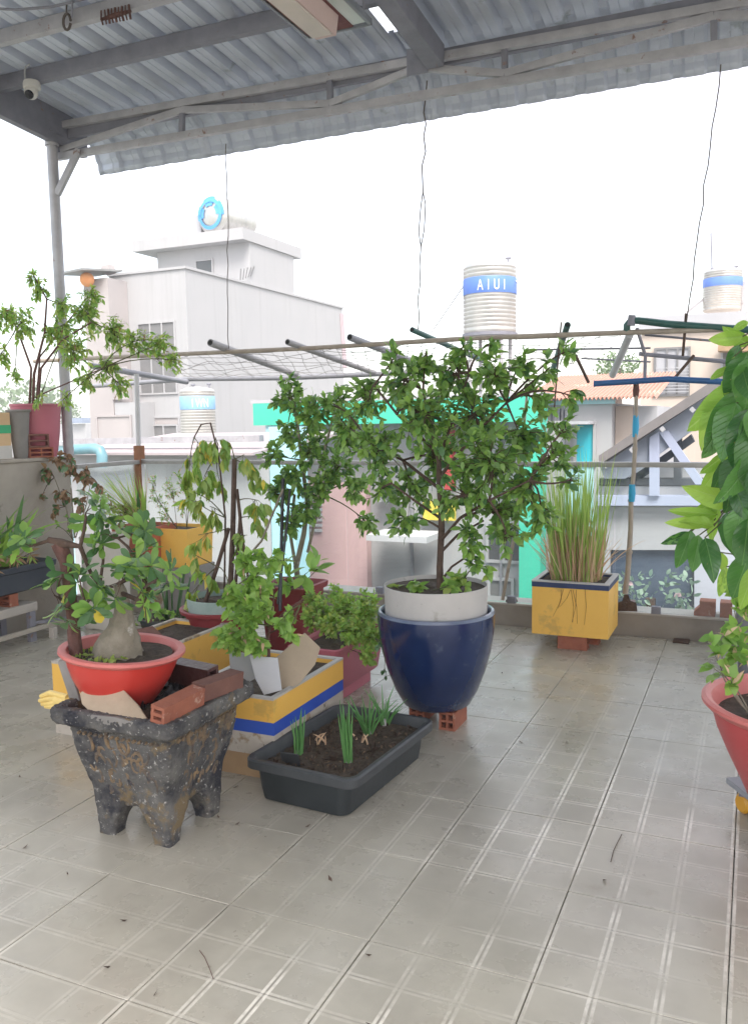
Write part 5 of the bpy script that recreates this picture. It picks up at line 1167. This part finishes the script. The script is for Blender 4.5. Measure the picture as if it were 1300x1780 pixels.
crown(hb, [(560, 1060, 30, 4.4), (600, 1055, 32, 4.3), (635, 1070, 32, 4.1), (575, 1085, 26, 4.1), (615, 1100, 32, 4.0), (648, 1110, 24, 3.98), (545, 1040, 24, 4.5), (590, 1035, 22, 4.5), (640, 1045, 24, 4.3), (640, 1140, 16, 3.9), (540, 1075, 20, 4.3)],
      [(L_herb, 'ellipse', .6, .1, .2), (L_yellowg, 'ellipse', .6, .1, .2), (L_light, 'lance', .3, .1, .3)], [4, 3, 1.5], .032, 3600, [Vector((PCx+random.uniform(-.1, .1), PCy+random.uniform(-.25, .25), .3)) for _ in range(9)], M_twig, .0022, droop=.1)
tl = empty('trailing_weed', tuple(at(655, 1150, 3.85)), 'small trailing weed hanging between the pink trough and the navy pot', 'plant')
crown(tl, [(662, 1120, 12, 3.8), (668, 1165, 10, 3.8)], [(L_dark, 'heart', .8, .1, .2)], [1], .025, 26, [at(652, 1110, 3.85)], M_twig, .002, droop=.5)

# ---- aloe / snake plants
SN = Vector((-3.62, 4.62, 0)); sn = empty('snake_plant', tuple(SN), 'thick upright sword leaved plant left of the vine', 'plant')
for (x, y, x2, y2, w) in ((300, 1085, 296, 950, .05), (312, 1085, 312, 985, .045), (306, 1085, 322, 975, .04), (294, 1085, 278, 1010, .04), (318, 1085, 330, 1000, .035), (288, 1085, 290, 1020, .03)):
    p = at(x, y, SN.y+random.uniform(-.06, .06)); q_ = at(x2, y2, p.y-.05); mb = MB(); blade_geo(mb, p, q_-p, (q_-p).length, w, .05, 7, .5); o = mb.build('leaf', L_dark, sn)
    so_ = o.modifiers.new('t', 'SOLIDIFY'); so_.thickness = .006
snp = empty('low_black_pot', tuple(SN), 'low black pot of weeds holding the sword leaved plant', 'pot')
MB().lathe([(1e-4, 0), (.14, 0), (.18, .18), (.195, .185), (.195, .2), (.17, .2), (.16, .15)], SN, 36).build('body', M_black, snp); soil_disc(snp, SN+Vector((0, 0, .17)), .165)
wd = empty('weed_patch', tuple(SN+Vector((0, 0, .18))), 'light green weeds round the foot of the sword leaved plant', 'plant')
crown(wd, [(275, 1070, 22, 4.5), (300, 1080, 20, 4.45), (325, 1075, 18, 4.5), (262, 1085, 14, 4.5)], [(L_light, 'heart', .7, .1, .2)], [1], .035, 120, [SN+Vector((0, 0, .18))], M_twig, .002)

# ---- right foreground : red bowl on a dolly with big leaved climber
DC = Vector((.265, 3.315, 0))
dz = R(-58.8); dl = empty('plant_dolly', tuple(DC), 'square grey wheeled plant dolly with yellow castors under the pink red pot', 'dolly', rz=0)
Md = Matrix.Translation(DC) @ Matrix.Rotation(dz, 4, 'Z')
MB().box((-.24, -.24, .098), (.24, .24, .122), Md).build('board', mat('grey dolly board', (.34, .35, .38), (.26, .27, .3), .5, 5), dl, bevel=.006)
whm = mat('yellow orange castor', (.72, .36, .03), (.6, .28, .03), .45, 5)
for sx in (-1, 1):
    for sy in (-1, 1):
        c = Md @ Vector((sx*.19, sy*.19, .038)); a = Vector((.8, .6, 0))
        w_ = MB().tube([c-a*.02, c-a*.012, c+a*.012, c+a*.02], [.030, .038, .038, .030], 20).build('castor', whm, dl)
        MB().box((c.x-.022, c.y-.022, .07), (c.x+.022, c.y+.022, .0975)).build('castor_fork', M_steel, dl)
PC = Vector((.20, 3.235, .125)); rp = empty('pink_red_bowl', tuple(PC), 'large faded pinkish red plastic bowl pot on the dolly at the right edge', 'pot')
pr = [(1e-4, 0), (.17, 0), (.185, .012), (.215, .08), (.262, .18), (.300, .27), (.318, .335)]
MB().lathe(pr, PC, 72).build('body', M_redplast if False else mat('faded red plastic', (.52, .085, .085), (.46, .06, .065), .42, 3, spots=[((.58, .2, .18), 4, .62)]), rp)
MB().lathe([(.318, .335), (.340, .350), (.352, .362), (.352, .374), (.338, .380), (.318, .372), (.308, .35), (.29, .28)], PC, 72).build('rim', M_redrim, rp)
soil_disc(rp, PC+Vector((0, 0, .315)), .305); crumbs(rp, PC+Vector((0, 0, .32)), (.2, .2), 200, L_brown, 'dry_litter', .02)
bl = empty('big_leaf_climber', tuple(PC+Vector((0, 0, .31))), 'climber with large glossy hanging leaves at the right edge', 'plant')
trk = [PC+Vector((0, 0, .30)), Vector((.22, 3.25, .9)), Vector((.17, 3.25, 1.35)), Vector((.14, 3.22, 1.8)), Vector((.16, 3.2, 2.2))]
MB().tube(trk, [.016, .014, .012, .010, .006], 10).build('stem', M_twig, bl)
blades = [ # base px, tip px, Y, width ratio, style
 ((1290, 585), (1230, 590), 3.15, .45, 1), ((1300, 600), (1262, 575), 3.2, .4, 1), ((1300, 560), (1268, 572), 3.2, .5, 1), ((1285, 600), (1262, 655), 3.12, .42, 0), ((1300, 610), (1262, 700), 3.05, .5, 0), ((1310, 620), (1290, 720), 3.0, .5, 0),
 ((1300, 665), (1190, 745), 3.1, .42, 1), ((1290, 680), (1225, 790), 3.05, .42, 0), ((1270, 640), (1232, 655), 3.1, .5, 1), ((1265, 655), (1280, 700), 3.1, .5, 1), ((1255, 690), (1205, 770), 3.12, .42, 1),
 ((1280, 700), (1245, 800), 3.0, .45, 0), ((1300, 710), (1278, 815), 2.98, .5, 0), ((1262, 745), (1222, 800), 3.05, .45, 0), ((1310, 740), (1295, 840), 2.95, .45, 0), ((1270, 780), (1218, 830), 3.1, .38, 1), ((1265, 790), (1215, 862), 3.15, .35, 1), ((1290, 790), (1248, 880), 3.0, .48, 0), ((1305, 790), (1272, 880), 2.96, .5, 0), ((1260, 800), (1240, 862), 3.1, .4, 0),
 ((1245, 895), (1158, 885), 3.1, .24, 1), ((1240, 905), (1155, 910), 3.1, .28, 1), ((1280, 870), (1195, 860), 3.08, .4, 1), ((1240, 915), (1180, 900), 3.05, .4, 1), ((1200, 925), (1148, 950), 3.1, .36, 0), ((1196, 925), (1172, 945), 3.12, .4, 1), ((1200, 922), (1180, 990), 3.08, .42, 0), ((1215, 930), (1203, 998), 3.05, .42, 0), ((1224, 935), (1246, 1011), 3.02, .42, 0),
 ((1265, 890), (1255, 970), 3.05, .45, 0), ((1290, 880), (1268, 960), 2.98, .5, 0), ((1280, 925), (1282, 975), 3.1, .5, 0), ((1300, 900), (1290, 990), 2.95, .5, 0), ((1300, 965), (1272, 1045), 3.0, .5, 0), ((1310, 985), (1290, 1060), 2.95, .4, 1), ((1250, 880), (1225, 950), 3.1, .38, 1), ((1275, 845), (1300, 905), 3.0, .5, 0), ((1285, 835), (1262, 900), 3.02, .45, 0),
 ((1240, 870), (1205, 900), 3.15, .4, 1), ((1255, 860), (1230, 905), 3.12, .42, 1), ((1290, 640), (1300, 690), 3.0, .5, 0), ((1275, 620), (1300, 650), 3.1, .5, 1), ((1250, 960), (1262, 1000), 3.2, .4, 1), ((1262, 985), (1250, 1040), 3.1, .35, 1), ((1320, 800), (1312, 880), 2.9, .5, 0), ((1320, 700), (1310, 790), 2.9, .5, 0), ((1330, 900), (1318, 985), 2.9, .5, 0), ((1330, 600), (1318, 690), 2.9, .5, 0)]
bst = [(L_big, 'ellipse', .45, .22, .12), (L_biglite, 'ellipse', .42, .15, .15)]
lv = []; tw = MB()
for (bx_, by_), (tx_, ty_), Y, w, si in blades:
    p, q_ = at(bx_, by_, Y), at(tx_, ty_, Y+random.uniform(-.10, .02)); d = q_-p; L = d.length*.95
    toc = (EYEV-p).normalized(); up = toc+rv(.35)
    Mx = leaf_matrix(p, d, up, L); lv.append((Mx @ Matrix.Diagonal((w/.45*.88, 1, 1, 1)), si))
    n0 = min(trk, key=lambda s_: (s_-p).length); tw.tube(curve(n0, p, sag=-.08, wob=.05), [.005, .004, .0035, .003, .0025, .0022], 5)
for i in range(46):         # the part of the climber beyond the picture edge
    p = Vector((.36+abs(random.gauss(0, .12)), 3.2+random.gauss(0, .12), random.uniform(.95, 2.15))); d = Vector((random.gauss(0, .5), random.gauss(0, .5), -.6)); lv.append((leaf_matrix(p, d, rv()+Vector((0, -1, .3)), random.uniform(.12, .2)), random.choice((0, 0, 1))))
tw.build('twig', M_twig, bl)
VB = (vein_mat('glossy veined leaf', (.030, .11, .030), (.10, .26, .05), (.16, .32, .09), .24, .28), vein_mat('young veined leaf', (.22, .40, .05), (.36, .54, .08), (.40, .55, .16), .32, .45))
BL = [[big_leaf_mesh('leaf', VB[k], .54, 10*k+q, droop=.18+.12*(q % 3)) for q in range(4)] for k in range(2)]
for q, (Mx, si) in enumerate(lv):
    o = bpy.data.objects.new('leaf', BL[si][q % 4]); col.objects.link(o); o.parent = bl; o.matrix_local = Matrix.Translation(-bl.location) @ Mx
vs_ = empty('seedling_tangle', tuple(PC+Vector((-.1, 0, .31))), 'tangle of light green seedlings and dry stems at the left of the pink red bowl', 'plant')
crown(vs_, [(1275, 1060, 24, 3.2), (1245, 1100, 18, 3.15), (1275, 1120, 26, 3.15), (1295, 1150, 24, 3.1), (1255, 1140, 16, 3.1), (1240, 1162, 14, 3.05), (1270, 1180, 18, 3.05), (1290, 1090, 20, 3.2), (1232, 1115, 10, 3.1), (1295, 1030, 16, 3.2), (1275, 1020, 12, 3.2)],
      [(L_light, 'heart', .8, .1, .2), (L_herb, 'heart', .8, .12, .2), (L_straw, 'lance', .3, .1, .4)], [4, 3, 1.2], .050, 170, [PC+Vector((-.18, -.05, .31)), PC+Vector((-.1, .05, .4))], M_barkpale, .0025, droop=.1)
# grey bin beyond
gb = empty('grey_bin', (.13, 5.3, 0), 'dull grey upright bin by the curb behind the seedlings', 'bin')
rings = [[(.16+x, 5.36+y, z) for x, y in rrect(h, h, .05, 5)] for h, z in ((.20, 0), (.21, .02), (.235, .42), (.245, .43), (.245, .45), (.235, .455), (.2, .50), (.12, .52))]
loft(MB(), rings, close_bot=True, close_top=True).build('body', mat('grey plastic bin', (.20, .20, .22), (.15, .15, .17), .5, 4), gb)
# bricks on the curb
def cbrick(x0, x1, y0_, y1_, lab, chip=False):
    a, b = at(x0, y1_, 6.0), at(x1, y0_, 6.0); z = .1645; h = .10; w = b.x-a.x
    pts = [(a.x, z), (b.x, z), (b.x, z+h), (a.x+w*(.25 if chip else 0), z+h)] + ([(a.x+w*.27, z+h*.62), (a.x, z+h*.25)] if chip else [])
    o = MB().prism(pts, 1, 5.985, 6.10).build('brick', M_brick, bevel=.003); tag(o, lab, 'brick')
cbrick(1205, 1243, 1045, 1077, 'chipped orange brick standing on the curb under the hanging leaves', True)
cbrick(1250, 1272, 1050, 1077, 'orange brick on the curb touching the grey bin')
o = MB().box((-.46, 5.84, 0), (-.36, 5.94, .012)).build('brick_chip', M_bark, bevel=.003); tag(o, 'flat brown brick chip on the tiles against the curb', 'brick')
o = MB().prism([(a.x, a.z) for a in (at(878, 1050, 6.0), at(880, 1042, 6.0), at(888, 1039, 6.0), at(896, 1042, 6.0), at(900, 1050, 6.0))], 1, 5.985, 6.03).build('rubble', M_bark, bevel=.002); tag(o, 'small dark lump on the curb beside the bare stake', 'stone')

# ---- left side : bench, trough, wall pots
be = empty('bench', (-4.72, 3, 0), 'low concrete slab bench on dark posts along the left parapet', 'bench')
MB().box((-4.895, 1.2, .215), (-4.56, 4.40, .275)).build('seat_slab', M_curbtop, be, bevel=.006)
for y in (4.33, 2.6, 1.4):
    MB().box((-4.60, y, 0), (-4.565, y+.05, .214)).build('leg', M_steel, be); MB().box((-4.88, y, 0), (-4.845, y+.05, .214)).build('leg', M_steel, be)
MB().box((-4.562, 1.2, .075), (-4.535, 4.62, .105)).build('rail', mat('pale timber', (.44, .40, .34), (.36, .32, .27), .8, 7, coords='World'), be, bevel=.003)
MB().box((-4.54, 4.47, 0), (-4.50, 4.51, .0745)).build('rail_leg', M_curbtop, be)
MB().beam((-4.58, 4.35, .13), (-4.52, 4.72, .10), .02, .02).build('strut', M_steel, be)
for (y, lb) in ((4.22, 'small hollow brick under the black trough near its far end'), (3.95, 'small hollow brick under the black trough, second from its far end'), (3.2, 'hollow brick under the black trough out of the way at the left')):
    brick_obj('brick', (-4.68, y, .2755), (.19, .075, .085), R(90) if False else 0, M_brick, lb)
bx2 = empty('long_black_trough', (-4.72, 3.9, .37), 'long dusty black trough raised on bricks on the bench', 'planter')
rings = [[(-4.725+x, 3.65+y, z) for x, y in rrect(hx, hy, .03, 4)] for hx, hy, z in ((.13, .90, .362), (.14, .91, .37), (.155, .93, .50), (.175, .95, .51), (.178, .955, .545), (.168, .945, .55), (.15, .93, .53))]
loft(MB(), rings, close_bot=True).build('body', mat('dusty black plastic', (.035, .045, .065), (.055, .065, .085), .55, 4), bx2); soil_rect(bx2, -4.875, 2.73, -4.575, 4.57, .525)
sf = empty('strap_leaf_plant', (-4.72, 4.2, .53), 'bright green arching strap leaved plant in the long black trough', 'plant')
for i in range(95):
    y = random.uniform(3.4, 4.35); p = Vector((-4.72+random.uniform(-.08, .08), y, .53)); a = random.random()*6.28
    mb = MB(); blade_geo(mb, p, Vector((math.cos(a)*.55+.1, math.sin(a)*.55+.12, 1)), random.uniform(.42, .78), .036, random.uniform(.2, .9), 7, random.uniform(-.5, .5)); mb.build('leaf', random.choice((L_light, L_herb, L_light, L_dark)), sf)
rl_ = empty('red_leaf_plants', (-4.7, 4.1, .53), 'low tangle of brown red stems along the long black trough', 'plant')
crown(rl_, [(20, 965, 20, 4.0), (60, 960, 16, 4.3), (-10, 975, 20, 3.9)], [(L_brown, 'lance', .3, .1, .3), (L_light, 'lance', .3, .1, .3)], [2, 1], .06, 90, [Vector((-4.7, 4.0, .53)), Vector((-4.7, 4.3, .53))], M_barkred, .003)
# pink pot on the wall
PP = Vector((-5.06, 4.98, 1.262)); pk = empty('pink_wall_pot', tuple(PP), 'tall pink plastic pot on the parapet wall beside the roof post', 'pot')
MB().lathe([(1e-4, 0), (.135, 0), (.142, .012), (.165, .18), (.178, .33), (.184, .385), (.190, .39), (.190, .405), (.180, .405), (.17, .36)], PP, 48).build('body', M_pinkpl, pk); soil_disc(pk, PP+Vector((0, 0, .38)), .172)
ps = empty('wall_shrub', tuple(PP+Vector((0, 0, .38))), 'airy yellow green shrub of narrow leaves spreading out of the pink wall pot', 'shrub')
Yk = 4.95
psl = [([at(58, 705, Yk), at(60, 650, Yk), at(78, 580, Yk), at(82, 520, Yk), at(60, 480, Yk)], .012), ([at(66, 705, Yk), at(72, 640, Yk), at(110, 590, Yk), at(160, 560, Yk)], .010), ([at(52, 705, Yk), at(55, 640, Yk), at(30, 570, Yk), at(15, 540, Yk)], .010), ([at(62, 690, Yk), at(120, 665, Yk-.1), at(180, 640, Yk-.1)], .006), ([at(64, 700, Yk), at(70, 620, Yk+.1), at(150, 520, Yk+.1)], .008)]
for l, r_ in psl: MB().tube(l, [r_*(1-.15*i) for i in range(len(l))], 8).build('stem', M_barkred, ps)
crown(ps, [(70, 500, 26, 4.95), (60, 480, 16, 4.95), (40, 560, 34, 4.9), (10, 550, 30, 4.9), (100, 570, 40, 5.0), (150, 545, 40, 5.0), (160, 510, 26, 5.05), (130, 610, 38, 4.9), (200, 575, 38, 5.0), (245, 590, 30, 5.0), (285, 595, 26, 5.0), (305, 625, 20, 5.0), (190, 640, 32, 4.9), (210, 670, 22, 4.9), (70, 700, 14, 4.8), (110, 695, 16, 4.8), (0, 620, 26, 4.9), (25, 655, 16, 4.9), (-20, 560, 30, 4.9), (150, 660, 24, 4.85), (110, 530, 24, 5.0)],
      [(L_yellowg, 'lance', .32, .1, .3), (L_light, 'ellipse', .42, .1, .3), (L_brown, 'lance', .3, .1, .3)], [6, 4, .3], .047, 4300, [p for l, _ in psl for p in l[2:]], M_twig, .004, droop=.3, limit=300)
gp = empty('grey_wall_pot', (-5.0, 4.72, 1.262), 'narrow tapered grey pot in front of the pink wall pot', 'pot')
MB().lathe([(1e-4, 0), (.045, 0), (.05, .01), (.078, .34), (.088, .345), (.088, .36), (.075, .36), (.07, .3)], (-4.99, 4.74, 1.262), 30).build('body', M_cement, gp)
brick_obj('brick', (-4.955, 4.90, 1.2625), (.17, .16, .075), 0, M_brick, 'lower small hollow brick on the parapet wall in front of the pink pot', tilt=(0, 0, R(50)))
brick_obj('brick', (-4.965, 4.87, 1.339), (.15, .15, .10), 0, M_brickd, 'upper dark hollow brick stacked in front of the pink pot', tilt=(0, 0, R(62)), holes=(1, 2))
bn = empty('paper_carton', (-5.08, 4.55, 1.262), 'pale orange carton with a green label at the left end of the wall', 'carton')
MB().box((-5.20, 4.42, 1.2625), (-4.97, 4.64, 1.60)).build('carton', mat('pale orange carton', (.66, .46, .26), (.6, .42, .25), .7, 3), bn, bevel=.004)
MB().box((-4.9698, 4.42, 1.45), (-4.9685, 4.642, 1.51)).build('label', mat('green label', (.04, .38, .17), (.05, .42, .2), .6, 3), bn)
MB().box((-4.9698, 4.42, 1.2645), (-4.9688, 4.642, 1.36)).build('white_panel', mat('white print', (.6, .58, .55), None, .6), bn)
# brown dry shrub in a white bag planter
wbag = empty('white_bag_planter', (-4.42, 4.9, 0), 'crumpled whitish bag planter on the floor behind the desert rose', 'planter')
c = Vector((-4.40, 4.92, 0))
bg = MB().lathe([(1e-4, .0), (.16, .0), (.17, .04), (.165, .3), (.17, .55), (.175, .68), (.165, .685), (.15, .6)], c, 40).build('bag', mat('white woven bag', (.55, .52, .47), (.44, .41, .37), .8, 5), wbag); rough_mesh(bg, .018, 9, 0)
soil_disc(wbag, c+Vector((0, 0, .64)), .15)
bs_ = empty('dry_brown_shrub', (c.x, c.y, .64), 'half dead shrub with dry brown leaves in the white bag planter', 'shrub')
bsl = [([at(128, 940, 4.9), at(115, 880, 4.9), at(95, 830, 4.85)], .006), ([at(130, 935, 4.9), at(125, 860, 4.9), at(120, 800, 4.9)], .007), ([at(132, 935, 4.9), at(150, 880, 4.9), at(160, 830, 4.95)], .005)]
for l, r_ in bsl: MB().tube(l, [r_, r_*.8, r_*.5], 7).build('stem', M_barkpale, bs_)
crown(bs_, [(85, 820, 20, 4.85), (120, 800, 24, 4.9), (75, 860, 16, 4.85), (150, 825, 24, 4.95), (110, 850, 22, 4.9), (170, 840, 16, 4.95), (100, 800, 18, 4.9), (140, 870, 18, 4.9), (95, 885, 14, 4.85)], [(L_brown, 'heart', .8, .15, .4), (L_dark, 'heart', .8, .1, .3)], [5, 1.4], .050, 420, [p for l, _ in bsl for p in l[1:]], M_bark, .003, droop=.5)
crown(bs_, [(100, 915, 12, 4.85), (118, 900, 12, 4.85), (125, 920, 12, 4.9)], [(L_light, 'ellipse', .6, .1, .2)], [1], .025, 60, [bsl[0][0][0]], M_twig, .002, limit=0)
# agave and thin weeds by the corner, orange pots on the curb
def curbpot(nm, x0, x1, yt, yb, Y, m_, lab):
    a, b = at(x0, yb, Y), at(x1, yt, Y); h = (b.x-a.x)/2; cx = (a.x+b.x)/2; e = empty(nm, (cx, Y+h, a.z), lab, 'pot')
    rings = [[(cx+x, Y+h+y, z) for x, y in rrect(hh, hh, .012, 3)] for hh, z in ((h*.92, a.z), (h*.93, a.z+.01), (h, b.z), (h*.92, b.z), (h*.9, b.z-.03))]
    loft(MB(), rings, close_bot=True).build('body', m_, e); soil_rect(e, cx-h*.9, Y+h*.1, cx+h*.9, Y+h*1.9, b.z-.025, 4, 4, .006)
    return e, Vector((cx, Y+h, b.z-.02)), a.z, h
e, c, zb2, h = curbpot('yellow_cube_pot', 263, 325, 921, 984, 5.50, M_yellow, 'yellow orange square pot in the railing corner below the thin branching weed')
sd_ = MB().box((c.x-h, 5.50, 0), (c.x+h, 5.50+2*h, zb2-.001)).build('pot_stand', M_cement, bevel=.006); tag(sd_, 'grey cement block stand under the yellow orange corner pot', 'stand')
tw_ = empty('thin_weed', tuple(c), 'sparse thin stemmed weed in the yellow orange corner pot', 'plant')
crown(tw_, [(275, 870, 26, 5.6), (300, 850, 28, 5.65), (320, 880, 22, 5.6), (290, 900, 22, 5.6), (310, 830, 16, 5.6), (265, 840, 18, 5.6), (335, 860, 14, 5.6)], [(L_light, 'lance', .3, .1, .2), (L_straw, 'lance', .3, .1, .2)], [3, 1], .030, 700, [c, c+Vector((.05, 0, 0)), c+Vector((-.05, 0, 0))], M_twig, .0022)
e, c, zb2, h = curbpot('orange_pot', 196, 258, 918, 985, 5.35, mat('orange red plastic', (.50, .15, .08), (.42, .12, .07), .5, 5), 'orange red pot of spiky leaves left of the yellow corner pot')
sd_ = MB().box((c.x-h, 5.35, 0), (c.x+h, 5.35+2*h, zb2-.001)).build('pot_stand', M_styro, bevel=.006); tag(sd_, 'dirty white foam block stand under the orange red pot', 'stand')
ag = empty('spiky_plant', tuple(c), 'spiky plant with long pointed leaves in the orange red pot', 'plant')
for k_ in range(70):
    q_ = at(random.uniform(165, 262), random.uniform(800, 890), 5.45+random.uniform(-.12, .12)); p = c+rv(.03); mb = MB(); blade_geo(mb, p, q_-p, (q_-p).length, .010, .15, 5, random.random()*3); mb.build('blade', random.choice((L_yellowg, L_light, L_straw)), ag)
for (x2, y2) in ((178, 815), (186, 830), (205, 850), (222, 842), (240, 845), (175, 850), (195, 870), (215, 865), (232, 870), (248, 838), (165, 880)):
    q_ = at(x2, y2, 5.45+random.uniform(-.1, .1)); p = c+rv(.02); mb = MB(); blade_geo(mb, p, q_-p, (q_-p).length, .035, .12, 6, random.random()); mb.build('leaf', random.choice((L_dark, L_yellowg, L_light)), ag)
crown(ag, [(185, 880, 20, 5.4), (215, 890, 22, 5.4), (240, 895, 18, 5.4), (200, 905, 20, 5.35), (170, 860, 14, 5.4)], [(L_yellowg, 'lance', .3, .1, .3), (L_brown, 'lance', .3, .1, .3)], [3, 1], .045, 420, [c], M_twig, .002)
bw = empty('broad_weed', (-3.4, 4.8, .1), 'dense low green weeds between the troughs at the left', 'plant')
crown(bw, [(250, 1060, 22, 4.6), (265, 1035, 18, 4.7), (345, 1045, 16, 4.5), (230, 1085, 16, 4.4)], [(L_light, 'ellipse', .5, .1, .2), (L_dark, 'ellipse', .5, .1, .2)], [2, 1], .045, 120, [at(265, 1090, 4.5)], M_twig, .003)

# ---- litter on the tiles
fl_l = MB()
for (x, y) in ((35, 1350), (118, 1519), (45, 1472), (413, 1432), (186, 1681), (215, 1600), (574, 1528), (700, 1400), (872, 1170), (893, 1196), (893, 1216), (640, 1660), (1050, 1530), (410, 1368), (60, 1160), (30, 1140), (535, 1436), (640, 1780), (270, 1728), (380, 1420), (985, 1290), (760, 1330), (820, 1300), (905, 1290)):
    p = atz(x, y, .003); a = Vector((random.uniform(-1, 1), random.uniform(-1, 1), .15)).normalized()*random.uniform(.006, .014); b = a.cross(Vector((0, 0, 1)))*.5
    fl_l.add([p-a, p-b, p+a+Vector((0, 0, .006)), p+b], [(0, 1, 2, 3)])
o = fl_l.build('floor_litter', M_bark); tag(o, 'tiny dry leaf and soil crumbs scattered on the tiles', 'litter', kind='stuff')
o = MB().tube([atz(347, 1652, .004), atz(356, 1664, .004), atz(364, 1682, .005), atz(371, 1701, .004)], .0011, 5).build('twig', M_barkred); tag(o, 'thin reddish twig lying on the tiles in the foreground', 'twig')
o = MB().tube([atz(1080, 1450, .004), atz(1066, 1478, .005), atz(1061, 1498, .004)], .0015, 5).build('twig', M_bark); tag(o, 'fine dark twig lying on the tiles at the right', 'twig')
gf = empty('reflected_garden', (-1, 8.6, -9), 'pale leaves before the gabled house window, standing in for its plant reflections', 'shrub')  # made-up leaves imitating plants mirrored in the window glass
gl_ = []
for i in range(420):
    x, y = random.uniform(1070, 1205), random.uniform(980, 1085); 
    if random.random() > (y-960)/110: continue
    gl_.append((leaf_matrix(at(x, y, 8.7+random.uniform(0, .25)), rv(), rv(), random.uniform(.05, .09)), 0 if random.random() < .95 else 1))
MB().tube([(at(1130, 1000, 8.8).x, 8.8, -9), at(1130, 1040, 8.8)], .05, 8).build('trunk', M_bark, gf)
put_leaves(gf, gl_, [(mat('pale hazy leaf', (.20, .32, .24), (.30, .38, .30), .6, 12, coords='World', transl=.2), 'ellipse', .6, .1, .2), (mat('pale flower', (.6, .42, .45), None, .6), 'heart', .9, .1, .1)], 0)

# ---- warm humid air over the town
hz = MB().box((-140, -8, -10), (140, 95, 10.6)).build('haze', bpy.data.materials.new('hazy air'), smooth=0); tag(hz, kind='stuff')
hm = hz.data.materials[0]; hm.use_nodes = True; hm.node_tree.nodes.clear(); ho = hm.node_tree.nodes.new('ShaderNodeOutputMaterial'); pv = hm.node_tree.nodes.new('ShaderNodeVolumePrincipled')
pv.inputs['Color'].default_value = (.95, .96, .97, 1); pv.inputs['Density'].default_value = .003; hm.node_tree.links.new(pv.outputs[0], ho.inputs['Volume'])
